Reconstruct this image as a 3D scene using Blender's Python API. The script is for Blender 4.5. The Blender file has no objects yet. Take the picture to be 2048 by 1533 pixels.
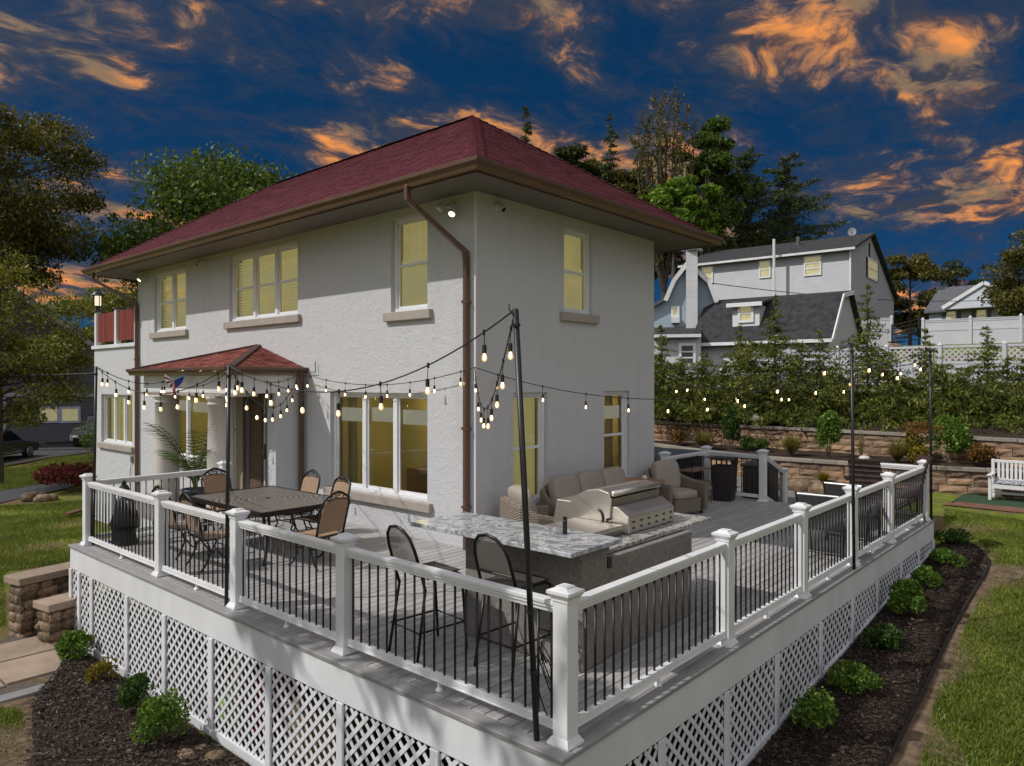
import bpy, math, random
import numpy as np
from mathutils import Vector, Matrix
R = math.radians
random.seed(7); RNG = np.random.default_rng(7)
SC = bpy.context.scene; COL = SC.collection

# ---------------------------------------------------------------- camera
F_PX, CXP, HYP, CAMH = 1441.0, 1024.0, 763.0, 2.46
CAMX, CAMY, YAW = -7.5123, -7.3376, 48.574
cam = bpy.data.cameras.new('camera'); cam_o = bpy.data.objects.new('camera', cam); COL.objects.link(cam_o)
cam.sensor_width = 36; cam.lens = 36 * F_PX / 2048; cam.shift_y = -3.5 / 2048
cam.clip_start = .05; cam.clip_end = 2000
cam_o.location = (CAMX, CAMY, CAMH); cam_o.rotation_euler = (R(90), 0, R(-YAW))
SC.camera = cam_o

# ---------------------------------------------------------------- sun, sky, exposure
SUN = Vector((-.80, .56, 1.0)).normalized()          # towards the sun
sl = bpy.data.lights.new('sun', 'SUN'); so = bpy.data.objects.new('sun', sl); COL.objects.link(so)
sl.energy = 3.3; sl.angle = R(.6); sl.color = (1, .97, .94)
so.rotation_euler = SUN.to_track_quat('Z', 'Y').to_euler(); so.location = (-20, 14, 25)
W = bpy.data.worlds.new('World'); SC.world = W; W.use_nodes = True
SC.view_settings.view_transform = 'Standard'; SC.view_settings.look = 'None'
SC.view_settings.exposure = -0.08; SC.view_settings.gamma = 1
SC.cycles.use_denoising = True; SC.cycles.use_adaptive_sampling = True; SC.cycles.adaptive_threshold = .02
W.cycles.sampling_method = 'MANUAL'; W.cycles.sample_map_resolution = 512
SC.cycles.max_bounces = 6; SC.cycles.diffuse_bounces = 3; SC.cycles.glossy_bounces = 3
SC.cycles.transparent_max_bounces = 10; SC.cycles.transmission_bounces = 4
SC.cycles.sample_clamp_indirect = 4; SC.cycles.caustics_reflective = False; SC.cycles.caustics_refractive = False

class NT:
    """tiny node-tree writer"""
    def __init__(s, tree): s.t = tree; s.t.nodes.clear()
    def n(s, typ, **k):
        nd = s.t.nodes.new(typ)
        for a, b in k.items():
            if a in nd.bl_rna.properties: setattr(nd, a, b)
        return nd
    def set(s, sock, v):
        if isinstance(v, bpy.types.NodeSocket): s.t.links.new(v, sock)
        elif hasattr(sock.default_value, '__len__') and not isinstance(v, (list, tuple)): sock.default_value = (v,) * len(sock.default_value)
        elif hasattr(sock.default_value, '__len__'): sock.default_value = tuple(v) + (1,) * (len(sock.default_value) - len(v))
        else: sock.default_value = v
    def math(s, op, a, b=0, c=0, clamp=False):
        nd = s.n('ShaderNodeMath', operation=op, use_clamp=clamp)
        for i, v in enumerate((a, b, c)): s.set(nd.inputs[i], v)
        return nd.outputs[0]
    def vmath(s, op, a, b=(0, 0, 0), scale=None):
        nd = s.n('ShaderNodeVectorMath', operation=op); s.set(nd.inputs[0], a); s.set(nd.inputs[1], b)
        if scale is not None: s.set(nd.inputs['Scale'], scale)
        return nd.outputs['Value'] if op in ('DOT_PRODUCT', 'LENGTH') else nd.outputs[0]
    def noise(s, vec, scale, detail=4, rough=.55, dist=0, out='Fac', lac=2.0):
        nd = s.n('ShaderNodeTexNoise'); s.set(nd.inputs['Vector'], vec); s.set(nd.inputs['Scale'], scale)
        s.set(nd.inputs['Detail'], detail); s.set(nd.inputs['Roughness'], rough); s.set(nd.inputs['Distortion'], dist); s.set(nd.inputs['Lacunarity'], lac)
        return nd.outputs[out]
    def ramp(s, fac, stops, interp='LINEAR'):
        nd = s.n('ShaderNodeValToRGB'); cr = nd.color_ramp; cr.interpolation = interp
        while len(cr.elements) < len(stops): cr.elements.new(.5)
        for e, (p, c) in zip(cr.elements, stops):
            e.position = p; e.color = (c, c, c, 1) if not isinstance(c, (tuple, list)) else tuple(c) + (1,)
        s.set(nd.inputs[0], fac); return nd.outputs[0]
    def mix(s, f, a, b, typ='MIX'):
        nd = s.n('ShaderNodeMix', data_type='RGBA', blend_type=typ); s.set(nd.inputs[0], f); s.set(nd.inputs[6], a); s.set(nd.inputs[7], b)
        return nd.outputs[2]
    def smooth(s, v, a, b):
        nd = s.n('ShaderNodeMapRange', interpolation_type='SMOOTHSTEP'); s.set(nd.inputs[0], v); s.set(nd.inputs[1], a); s.set(nd.inputs[2], b)
        return nd.outputs[0]

def build_sky():
    t = NT(W.node_tree)
    sky = t.n('ShaderNodeTexSky', sky_type='NISHITA', sun_disc=False, sun_elevation=math.asin(SUN.z),
              sun_rotation=math.atan2(SUN.x, SUN.y), altitude=2500, air_density=.75, dust_density=.15, ozone_density=6.0)
    d = t.n('ShaderNodeTexCoord').outputs['Generated']
    sep = t.n('ShaderNodeSeparateXYZ'); t.set(sep.inputs[0], d); z = t.math('MAXIMUM', sep.outputs[2], 0.0)
    den = t.math('ADD', z, .16)
    com = t.n('ShaderNodeCombineXYZ')
    t.set(com.inputs[0], t.math('DIVIDE', sep.outputs[0], den)); t.set(com.inputs[1], t.math('DIVIDE', sep.outputs[1], den))
    p = com.outputs[0]
    # slow drift so the cloud streaks lean, then three scales of cloud
    rot = t.n('ShaderNodeMapping'); t.set(rot.inputs[0], p); rot.inputs[2].default_value = (0, 0, R(42)); rot.inputs[3].default_value = (.93, 1.25, 1); rot.inputs[1].default_value = (1.2, 6.1, 0)
    q = rot.outputs[0]
    warp = t.vmath('ADD', q, t.vmath('SCALE', t.vmath('SUBTRACT', t.noise(q, 2.2, 3, .5, 0, 'Color'), (.5, .5, .5)), scale=.42))
    big = t.noise(q, 1.35, 2, .5, 0)
    fine = t.noise(warp, 3.6, 12, .66, 0)
    wisp = t.noise(warp, 14.0, 8, .72, .3)
    dens = t.math('ADD', t.math('ADD', t.math('MULTIPLY', big, .60), t.math('MULTIPLY', fine, .55)), t.math('MULTIPLY', wisp, .16))
    cover = t.math('MULTIPLY', t.smooth(dens, .555, .755), t.smooth(sep.outputs[2], -.005, .03))
    core = t.math('MULTIPLY', t.smooth(dens, .61, .765), t.smooth(t.noise(warp, 7.0, 6, .6, .3), .36, .62))
    hot = t.math('MULTIPLY', t.math('MULTIPLY', core, t.smooth(dens, .65, .77)), t.smooth(t.noise(q, 3.4, 3, .5, .2), .42, .56))
    # lighter, whiter glow added behind and above the camera to lift the shaded wall
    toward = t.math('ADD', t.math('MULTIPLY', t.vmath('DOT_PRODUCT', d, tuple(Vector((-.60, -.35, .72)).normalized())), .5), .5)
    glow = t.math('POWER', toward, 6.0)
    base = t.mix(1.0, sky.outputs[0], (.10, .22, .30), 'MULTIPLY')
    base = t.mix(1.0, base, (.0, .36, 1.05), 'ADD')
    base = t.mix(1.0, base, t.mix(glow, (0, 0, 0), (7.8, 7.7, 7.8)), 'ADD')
    grey = (1.25, 1.30, 1.65); tan = (7.2, 4.6, 2.6); fire = (27.0, 9.0, 1.7)
    cl = t.mix(t.smooth(core, .05, .85), grey, tan)
    cl = t.mix(hot, cl, fire)
    cl = t.mix(1.0, cl, .72, 'MULTIPLY')
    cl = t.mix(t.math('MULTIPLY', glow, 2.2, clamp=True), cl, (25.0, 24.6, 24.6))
    col = t.mix(t.math('MULTIPLY', cover, .88), base, cl)
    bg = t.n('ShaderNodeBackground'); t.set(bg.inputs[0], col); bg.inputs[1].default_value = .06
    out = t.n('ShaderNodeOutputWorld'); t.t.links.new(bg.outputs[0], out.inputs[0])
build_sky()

# ---------------------------------------------------------------- measuring
_a = R(YAW); _X = (math.cos(_a), math.sin(_a)); _Y = (-math.sin(_a), math.cos(_a))
def ray(px, py):
    r = (px - CXP) / F_PX
    return Vector((r * _X[0] + _X[1], r * _Y[0] + _Y[1], -(py - HYP) / F_PX))
EYE = Vector((CAMX, CAMY, CAMH))
def at(px, py, t): return EYE + ray(px, py) * t             # a surveyed point at depth t metres
def onz(px, py, z):
    d = ray(px, py); return EYE + d * ((z - CAMH) / d.z)
def onplane(px, py, p0, n):
    d = ray(px, py); return EYE + d * ((Vector(p0) - EYE).dot(n) / d.dot(n))

# ---------------------------------------------------------------- materials
MATS = {}
def M(name, c, r=.6, m=0.0, var=.12, vs=6.0, c2=None, bump=0.0, bs=80.0, bd=.01, orand=0.0, spec=.5, coat=0.0, transl=0.0, stretch=None, detail=5, emit=None, es=0, alpha=None):
    if name in MATS: return MATS[name]
    mt = bpy.data.materials.new(name); mt.use_nodes = True; t = NT(mt.node_tree)
    co = t.n('ShaderNodeTexCoord').outputs['Object']
    if stretch:
        mp = t.n('ShaderNodeMapping'); t.set(mp.inputs[0], co); mp.inputs[3].default_value = stretch; co = mp.outputs[0]
    nz = t.noise(co, vs, detail, .6)
    lo = tuple(x * (1 - var) for x in c); hi = tuple(min(1, x * (1 + var)) for x in (c2 or c))
    col = t.ramp(nz, [(.3, lo), (.7, hi)])
    if orand:
        oi = t.n('ShaderNodeObjectInfo').outputs['Random']
        f = t.math('ADD', 1 - orand, t.math('MULTIPLY', oi, 2 * orand))
        col = t.mix(1.0, col, f, 'MULTIPLY')
    b = t.n('ShaderNodeBsdfPrincipled'); t.set(b.inputs['Base Color'], col)
    t.set(b.inputs['Roughness'], t.math('ADD', r - .06, t.math('MULTIPLY', nz, .12), clamp=True)); b.inputs['Metallic'].default_value = m
    b.inputs['Specular IOR Level'].default_value = spec; b.inputs['Coat Weight'].default_value = coat
    if emit: t.set(b.inputs['Emission Color'], emit); b.inputs['Emission Strength'].default_value = es
    if bump:
        bp = t.n('ShaderNodeBump'); bp.inputs['Strength'].default_value = bump; bp.inputs['Distance'].default_value = bd
        t.set(bp.inputs['Height'], t.noise(co, bs, 4, .6)); t.t.links.new(bp.outputs[0], b.inputs['Normal'])
    sh = b.outputs[0]
    if transl:
        tr = t.n('ShaderNodeBsdfTranslucent'); t.set(tr.inputs[0], t.mix(1.0, col, (1.25, 1.2, .6), 'MULTIPLY'))
        mx = t.n('ShaderNodeMixShader'); mx.inputs[0].default_value = transl
        t.t.links.new(sh, mx.inputs[1]); t.t.links.new(tr.outputs[0], mx.inputs[2]); sh = mx.outputs[0]
    if alpha is not None:
        tp = t.n('ShaderNodeBsdfTransparent'); mx = t.n('ShaderNodeMixShader'); mx.inputs[0].default_value = alpha
        t.t.links.new(tp.outputs[0], mx.inputs[1]); t.t.links.new(sh, mx.inputs[2]); sh = mx.outputs[0]
    o = t.n('ShaderNodeOutputMaterial'); t.t.links.new(sh, o.inputs[0]); MATS[name] = mt; return mt

def leafmat(name, c, c2, vs=.9, transl=.3):
    """foliage: broad light and dark clumps plus leaf-to-leaf change"""
    mt = bpy.data.materials.new(name); mt.use_nodes = True; t = NT(mt.node_tree)
    co = t.n('ShaderNodeTexCoord').outputs['Object']
    at_ = t.n('ShaderNodeAttribute', attribute_name='rnd').outputs['Fac']
    f = t.math('ADD', t.math('MULTIPLY', t.noise(co, vs, 3, .6), .55), t.math('MULTIPLY', at_, .45))
    col = t.ramp(f, [(.25, tuple(x * .55 for x in c)), (.5, c), (.78, c2)])
    b = t.n('ShaderNodeBsdfPrincipled'); t.set(b.inputs['Base Color'], col); b.inputs['Roughness'].default_value = .55; b.inputs['Specular IOR Level'].default_value = .3
    tr = t.n('ShaderNodeBsdfTranslucent'); t.set(tr.inputs[0], t.mix(1.0, col, (1.3, 1.25, .5), 'MULTIPLY'))
    mx = t.n('ShaderNodeMixShader'); mx.inputs[0].default_value = transl
    t.t.links.new(b.outputs[0], mx.inputs[1]); t.t.links.new(tr.outputs[0], mx.inputs[2])
    o = t.n('ShaderNodeOutputMaterial'); t.t.links.new(mx.outputs[0], o.inputs[0]); MATS[name] = mt; return mt

def emat(name, c, s):
    mt = bpy.data.materials.new(name); mt.use_nodes = True; t = NT(mt.node_tree)
    e = t.n('ShaderNodeEmission'); t.set(e.inputs[0], c); e.inputs[1].default_value = s
    o = t.n('ShaderNodeOutputMaterial'); t.t.links.new(e.outputs[0], o.inputs[0]); MATS[name] = mt; return mt

def glassmat(name, tint=(.95, .95, .9), refl=1.0):
    mt = bpy.data.materials.new(name); mt.use_nodes = True; t = NT(mt.node_tree)
    tp = t.n('ShaderNodeBsdfTransparent'); t.set(tp.inputs[0], tint)
    g = t.n('ShaderNodeBsdfGlossy'); g.inputs['Roughness'].default_value = .015; t.set(g.inputs[0], .95)
    fr = t.n('ShaderNodeFresnel'); fr.inputs[0].default_value = 1.5
    co = t.n('ShaderNodeTexCoord').outputs['Object']
    bp = t.n('ShaderNodeBump'); bp.inputs['Strength'].default_value = .06; bp.inputs['Distance'].default_value = .02; t.set(bp.inputs['Height'], t.noise(co, 2.5, 2))
    t.t.links.new(bp.outputs[0], g.inputs['Normal'])
    mx = t.n('ShaderNodeMixShader'); t.set(mx.inputs[0], t.math('MULTIPLY', fr.outputs[0], refl, clamp=True))
    t.t.links.new(tp.outputs[0], mx.inputs[1]); t.t.links.new(g.outputs[0], mx.inputs[2])
    o = t.n('ShaderNodeOutputMaterial'); t.t.links.new(mx.outputs[0], o.inputs[0]); MATS[name] = mt; return mt

# ---------------------------------------------------------------- objects
def tag(o, label=None, cat=None, group=None, kind=None):
    if label: o['label'] = label
    if cat: o['category'] = cat
    if group: o['group'] = group
    if kind: o['kind'] = kind
    return o
def thing(name, label, cat, loc=(0, 0, 0), rz=0, group=None):
    o = bpy.data.objects.new(name, None); COL.objects.link(o); o.empty_display_size = .1
    o.location = loc; o.rotation_euler = (0, 0, R(rz)); return tag(o, label, cat, group)
def link(name, me, par=None, local=False):
    o = bpy.data.objects.new(name, me); COL.objects.link(o)
    if par is not None:
        o.parent = par
        if not local:
            root = par; mtx = par.matrix_basis.copy()
            while root.parent is not None:
                mtx = root.parent.matrix_basis @ root.matrix_parent_inverse @ mtx; root = root.parent
            o.matrix_parent_inverse = mtx.inverted()
    return o
def copy_tree(o, parent=None):
    c = o.copy(); COL.objects.link(c)
    if parent is not None: c.parent = parent
    for ch in list(o.children): copy_tree(ch, c)
    return c

class MB:
    def __init__(s): s.v = []; s.f = []
    def add(s, vs, fs):
        o = len(s.v); s.v += [tuple(p) for p in vs]; s.f += [tuple(i + o for i in f) for f in fs]; return s
    def box(s, x0, y0, z0, x1, y1, z1):
        return s.add([(x0, y0, z0), (x1, y0, z0), (x1, y1, z0), (x0, y1, z0), (x0, y0, z1), (x1, y0, z1), (x1, y1, z1), (x0, y1, z1)],
                     [(0, 3, 2, 1), (4, 5, 6, 7), (0, 1, 5, 4), (1, 2, 6, 5), (2, 3, 7, 6), (3, 0, 4, 7)])
    def obox(s, c, u, v, w):
        c, u, v, w = Vector(c), Vector(u), Vector(v), Vector(w)
        ps = [c - u - v - w, c + u - v - w, c + u + v - w, c - u + v - w, c - u - v + w, c + u - v + w, c + u + v + w, c - u + v + w]
        return s.add(ps, [(0, 3, 2, 1), (4, 5, 6, 7), (0, 1, 5, 4), (1, 2, 6, 5), (2, 3, 7, 6), (3, 0, 4, 7)])
    def bar(s, p, q, w, h, up=(0, 0, 1)):
        p, q = Vector(p), Vector(q); d = q - p; u = d.cross(Vector(up))
        if u.length < 1e-6: u = d.cross(Vector((1, 0, 0)))
        u.normalize(); v = u.cross(d).normalized()
        return s.obox((p + q) / 2, d / 2, u * w / 2, v * h / 2)
    def tube(s, pts, r, n=6, closed=False):
        pts = [Vector(p) for p in pts]; rs = r if isinstance(r, (list, tuple)) else [r] * len(pts); o = len(s.v); k = len(pts); prev = None
        for i, p in enumerate(pts):
            a = pts[i - 1] if i else (pts[-1] if closed else p); b = pts[i + 1] if i < k - 1 else (pts[0] if closed else p)
            d = (b - a).normalized()
            if prev is None:
                u = d.cross(Vector((0, 0, 1)))
                if u.length < .05: u = d.cross(Vector((1, 0, 0)))
            else: u = prev - d * prev.dot(d)
            u.normalize(); prev = u; w = d.cross(u)
            for j in range(n):
                t = 2 * math.pi * j / n; s.v.append(tuple(p + (u * math.cos(t) + w * math.sin(t)) * rs[i]))
        m = k if closed else k - 1
        for i in range(m):
            for j in range(n):
                i2 = (i + 1) % k
                s.f.append((o + i * n + j, o + i * n + (j + 1) % n, o + i2 * n + (j + 1) % n, o + i2 * n + j))
        if not closed: s.f.append(tuple(o + j for j in range(n))[::-1]); s.f.append(tuple(o + (k - 1) * n + j for j in range(n)))
        return s
    def lathe(s, prof, n=14, c=(0, 0, 0), sx=1, sy=1):
        o = len(s.v)
        for r, z in prof:
            for j in range(n):
                t = 2 * math.pi * j / n; s.v.append((c[0] + r * math.cos(t) * sx, c[1] + r * math.sin(t) * sy, c[2] + z))
        for i in range(len(prof) - 1):
            for j in range(n): s.f.append((o + i * n + j, o + i * n + (j + 1) % n, o + (i + 1) * n + (j + 1) % n, o + (i + 1) * n + j))
        s.f.append(tuple(o + j for j in range(n))[::-1]); s.f.append(tuple(o + (len(prof) - 1) * n + j for j in range(n)))
        return s
    def prism(s, poly, ext):
        k = len(poly); e = Vector(ext); a = [Vector(p) for p in poly]
        return s.add(a + [p + e for p in a], [tuple(range(k))[::-1], tuple(range(k, 2 * k))] + [(i, (i + 1) % k, k + (i + 1) % k, k + i) for i in range(k)])
    def quad(s, *ps): return s.add(ps, [tuple(range(len(ps)))])
    def ball(s, c, rx, ry, rz, n=12, m=8, e=1.0):
        o = len(s.v); sg = lambda x: math.copysign(abs(x) ** e, x)
        for i in range(m + 1):
            th = -math.pi / 2 + math.pi * i / m
            for j in range(n):
                ph = 2 * math.pi * j / n
                s.v.append((c[0] + rx * sg(math.cos(th)) * sg(math.cos(ph)), c[1] + ry * sg(math.cos(th)) * sg(math.sin(ph)), c[2] + rz * sg(math.sin(th))))
        for i in range(m):
            for j in range(n): s.f.append((o + i * n + j, o + i * n + (j + 1) % n, o + (i + 1) * n + (j + 1) % n, o + (i + 1) * n + j))
        return s
    def mesh(s, name, mat, smooth=False):
        me = bpy.data.meshes.new(name); me.from_pydata(s.v, [], s.f)
        if mat: me.materials.append(mat)
        if smooth: me.polygons.foreach_set('use_smooth', [True] * len(me.polygons))
        me.validate(); me.update(); return me
    def build(s, name, mat, par=None, local=False, smooth=False, bev=0, seg=2):
        o = link(name, s.mesh(name, mat, smooth), par, local)
        if bev:
            b = o.modifiers.new('b', 'BEVEL'); b.width = bev; b.segments = seg; b.limit_method = 'ANGLE'; b.angle_limit = R(40)
        return o

def npmesh(name, V, Fq, mat, rnd=None, smooth=False):
    """fast mesh from numpy: V (n,3), Fq (m,k)"""
    me = bpy.data.meshes.new(name); m, k = Fq.shape
    me.vertices.add(len(V)); me.vertices.foreach_set('co', np.asarray(V, np.float32).ravel())
    me.loops.add(m * k); me.loops.foreach_set('vertex_index', Fq.astype(np.int32).ravel())
    me.polygons.add(m); me.polygons.foreach_set('loop_start', np.arange(0, m * k, k, dtype=np.int32)); me.polygons.foreach_set('loop_total', np.full(m, k, np.int32))
    if rnd is not None:
        a = me.attributes.new('rnd', 'FLOAT', 'FACE'); a.data.foreach_set('value', np.asarray(rnd, np.float32))
    if smooth: me.polygons.foreach_set('use_smooth', np.ones(m, bool))
    me.materials.append(mat); me.update(calc_edges=True); return me

def leaves(C, size, asp=.55, droop=None, jit=.35):
    """diamond leaves at centres C (n,3) -> V, F, rnd"""
    n = len(C); d = RNG.normal(size=(n, 3))
    if droop is not None: d = d * .7 + np.asarray(droop)
    d /= np.linalg.norm(d, axis=1)[:, None] + 1e-9
    e = np.cross(d, RNG.normal(size=(n, 3))); e /= np.linalg.norm(e, axis=1)[:, None] + 1e-9
    s = (size * (1 + jit * RNG.normal(size=n)).clip(.4, 1.9))[:, None]
    V = np.stack([C - d * s, C + e * s * asp, C + d * s, C - e * s * asp], 1).reshape(-1, 3)
    return V, np.arange(4 * n).reshape(n, 4), RNG.random(n)
# ================================================================ materials used all over
def stucco_material():
    """trowelled stucco with rain streaks, patched areas and hairline cracks"""
    mt = bpy.data.materials.new('white_stucco'); mt.use_nodes = True; t = NT(mt.node_tree); co = t.n('ShaderNodeTexCoord').outputs['Object']
    mp = t.n('ShaderNodeMapping'); t.set(mp.inputs[0], co); mp.inputs[3].default_value = (2.6, 2.6, .22)
    streak = t.smooth(t.noise(mp.outputs[0], 1.6, 6, .65), .50, .78); patch = t.smooth(t.noise(co, .55, 5, .6, .6), .40, .66); fine = t.noise(co, 26, 4, .7)
    col = t.mix(t.math('MULTIPLY', streak, .22), (.575, .575, .58), (.34, .33, .31)); col = t.mix(t.math('MULTIPLY', patch, .30), col, (.56, .56, .565)); col = t.mix(t.math('MULTIPLY', fine, .12), col, (.40, .40, .40))
    vo = t.n('ShaderNodeTexVoronoi', feature='DISTANCE_TO_EDGE'); t.set(vo.inputs['Vector'], t.vmath('ADD', co, t.vmath('SCALE', t.noise(co, 1.5, 5, .6, 0, 'Color'), scale=.9))); vo.inputs['Scale'].default_value = .42
    crack = t.math('MULTIPLY', t.math('LESS_THAN', vo.outputs[0], .0035), t.smooth(t.noise(co, .8, 2), .52, .60)); col = t.mix(t.math('MULTIPLY', crack, .18), col, (.25, .245, .24))
    b = t.n('ShaderNodeBsdfPrincipled'); t.set(b.inputs['Base Color'], col); b.inputs['Roughness'].default_value = .92; b.inputs['Specular IOR Level'].default_value = .15
    bp = t.n('ShaderNodeBump'); bp.inputs['Strength'].default_value = .7; bp.inputs['Distance'].default_value = .022; t.set(bp.inputs['Height'], t.math('ADD', t.noise(co, 34, 5, .65), t.math('MULTIPLY', t.noise(co, 5, 4, .6, .8), 1.2))); t.t.links.new(bp.outputs[0], b.inputs['Normal'])
    o = t.n('ShaderNodeOutputMaterial'); t.t.links.new(b.outputs[0], o.inputs[0]); return mt
stucco = stucco_material()
white_trim = M('white_vinyl', (.73, .73, .735), r=.38, var=.07, vs=2.5, detail=9)
white_paint = M('white_paint', (.68, .685, .695), r=.5, var=.10, vs=1.6, detail=9, stretch=(1, 1, .45))
tan_sill = M('tan_sill', (.36, .315, .27), r=.75, var=.09, vs=5, bump=.15, bs=60)
brown_metal = M('brown_aluminium', (.115, .062, .036), r=.34, var=.1, vs=3, m=.15, coat=.25)
black_metal = M('black_metal', (.012, .012, .013), r=.42, var=.2, vs=9)
dark_steel = M('bronze_steel', (.035, .03, .027), r=.42, m=.5, var=.25, vs=12)
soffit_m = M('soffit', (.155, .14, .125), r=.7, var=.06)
shingle_m = M('red_shingle', (.100, .022, .031), r=.9, var=.22, vs=9, c2=(.130, .034, .043), bump=.5, bs=130, bd=.006, spec=.2)
shingle_old = M('weathered_red_shingle', (.15, .036, .03), r=.9, var=.4, vs=5.0, c2=(.26, .085, .065), bump=.5, bs=130, bd=.006, spec=.2)
board_m = M('grey_composite_board', (.315, .308, .30), r=.55, var=.16, vs=2.2, c2=(.375, .368, .36), stretch=(1, 9, 9), bump=.12, bs=14, bd=.004, orand=.10)
border_m = M('grey_border_board', (.27, .265, .262), r=.55, var=.18, vs=3, bump=.12, bs=20, bd=.004, orand=.05)
glass_m = glassmat('window_glass', refl=1.15)
glow_blind = M('lit_blind', (.50, .46, .28), r=.7, var=.06, vs=2, emit=(.66, .58, .26), es=.34)
glow_room = M('lit_room_wall', (.30, .26, .10), r=.8, var=.5, vs=1.3, stretch=(3, 3, .5), emit=(.62, .54, .22), es=.42)
glow_dim = M('lit_curtain', (.45, .42, .22), r=.8, var=.2, vs=2, stretch=(8, 8, .5), emit=(.55, .50, .20), es=.34)
paper_blind = M('white_blind', (.75, .74, .70), r=.8, var=.04, emit=(.8, .78, .6), es=.18)
room_cream = M('room_cream_wall', (.50, .43, .20), r=.85, var=.12, vs=1.5); room_lamp = emat('ceiling_lamp', (1.0, .84, .42), 10.0)
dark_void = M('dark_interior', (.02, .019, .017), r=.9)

# ================================================================ ground
def gz(x, y):
    x = np.asarray(x, float); y = np.asarray(y, float)
    u = x - np.maximum(0, y + 3.0) * .9
    z = np.clip(-1.46 + (u + 3.8) * .079, -1.46, -.52)
    z = z + .02 * np.sin(x * 1.3 + .7 * y) * np.cos(y * .9 - .4 * x)
    return z
def gpt(px, py):
    z = -1.2
    for _ in range(12):
        p = onz(px, py, z); z = float(gz(p.x, p.y))
    return Vector((p.x, p.y, z))
def axis(lo, hi, c, d0):
    a = [0.0]; d = d0
    while a[-1] < max(hi - c, c - lo): a.append(a[-1] + d); d *= 1.045 if a[-1] > 14 else 1.0
    a = np.array(a); v = np.concatenate([-a[:0:-1], a]) + c; return v[(v >= lo) & (v <= hi)]
def grid_mesh(name, xs, ys, zf, mat):
    X, Y = np.meshgrid(xs, ys); Z = zf(X, Y); V = np.stack([X, Y, Z], -1).reshape(-1, 3); nx, ny = len(xs), len(ys)
    i = (np.arange(ny - 1)[:, None] * nx + np.arange(nx - 1)[None]).ravel()
    return npmesh(name, V, np.stack([i, i + 1, i + nx + 1, i + nx], 1), mat, smooth=True)
def lawn_material():
    mt = bpy.data.materials.new('lawn'); mt.use_nodes = True; t = NT(mt.node_tree)
    co = t.n('ShaderNodeTexCoord').outputs['Object']
    n1 = t.noise(co, .55, 4, .6, .3); n2 = t.noise(co, 5.0, 6, .65); n3 = t.noise(co, 45, 4, .7)
    g = t.ramp(n2, [(.28, (.08, .125, .015)), (.5, (.16, .21, .026)), (.75, (.29, .30, .055))])
    dry = t.ramp(n3, [(.3, (.095, .06, .03)), (.7, (.25, .185, .10))])
    col = t.mix(t.smooth(t.math('ADD', n1, t.math('MULTIPLY', n3, .16)), .50, .66), g, dry)
    b = t.n('ShaderNodeBsdfPrincipled'); t.set(b.inputs['Base Color'], col); b.inputs['Roughness'].default_value = .95; b.inputs['Specular IOR Level'].default_value = .1
    bp = t.n('ShaderNodeBump'); bp.inputs['Strength'].default_value = .9; bp.inputs['Distance'].default_value = .05; t.set(bp.inputs['Height'], t.noise(co, 28, 5, .7)); t.t.links.new(bp.outputs[0], b.inputs['Normal'])
    o = t.n('ShaderNodeOutputMaterial'); t.t.links.new(b.outputs[0], o.inputs[0]); return mt
lawn_m = lawn_material()
tag(link('ground', grid_mesh('ground', axis(-700, 900, 2, .5), axis(-500, 900, 0, .5), gz, lawn_m)), kind='structure')
mulch_m = M('bark_mulch', (.024, .016, .012), r=.95, var=.5, vs=18, c2=(.06, .042, .032), bump=1.0, bs=42, bd=.04, spec=.15)
soil_m = M('bare_soil', (.10, .07, .045), r=.95, var=.4, vs=9, c2=(.16, .115, .075), bump=.8, bs=50, bd=.02, spec=.1)
asphalt_m = M('asphalt', (.055, .055, .058), r=.85, var=.25, vs=12, bump=.3, bs=120)

def bed(name, outer, inner, mat, lift=.05, rows=6, bulge=.06):
    """a sheet between two polylines (same count) lying on the ground"""
    V = []; k = len(outer)
    for r in range(rows + 1):
        f = r / rows
        for o, i in zip(outer, inner):
            x = o[0] * (1 - f) + i[0] * f; y = o[1] * (1 - f) + i[1] * f
            V.append((x, y, float(gz(x, y)) + (.006 if r == 0 else lift + bulge * math.sin(math.pi * f)) + .012 * math.sin(9 * x + 5 * y)))
    Fq = np.array([(r * k + j, r * k + j + 1, (r + 1) * k + j + 1, (r + 1) * k + j) for r in range(rows) for j in range(k - 1)])
    return tag(link(name, npmesh(name, np.array(V), Fq, mat, smooth=True)), kind='structure')
def chaikin(p, n=2):
    for _ in range(n):
        q = [p[0]]
        for a, b in zip(p, p[1:]): q += [a * .75 + b * .25, a * .25 + b * .75]
        p = q + [p[-1]]
    return p
EDGE_R = chaikin([gpt(*p) for p in ((1690, 1700), (1775, 1533), (1848, 1386), (1914, 1243), (1970, 1153), (1981, 1128), (1962, 1103), (1925, 1085))])
INNER_R = [Vector((-2.2 + (7.25 + 2.2) * i / (len(EDGE_R) - 1), -4.47, 0)) for i in range(len(EDGE_R))]
bed('mulch_bed_right', EDGE_R, INNER_R, mulch_m)
EDGE_L = chaikin([gpt(*p) for p in ((118, 1352), (70, 1395), (52, 1440), (58, 1500), (30, 1570), (-40, 1700))] + [Vector((-6.2, -2.5, -1.45)), Vector((-5.6, -5.0, -1.45))])
INNER_L = [Vector((-3.83, 4.6 - 9.2 * i / (len(EDGE_L) - 1), 0)) for i in range(len(EDGE_L))]
bed('mulch_bed_left', EDGE_L, INNER_L, mulch_m)
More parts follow.
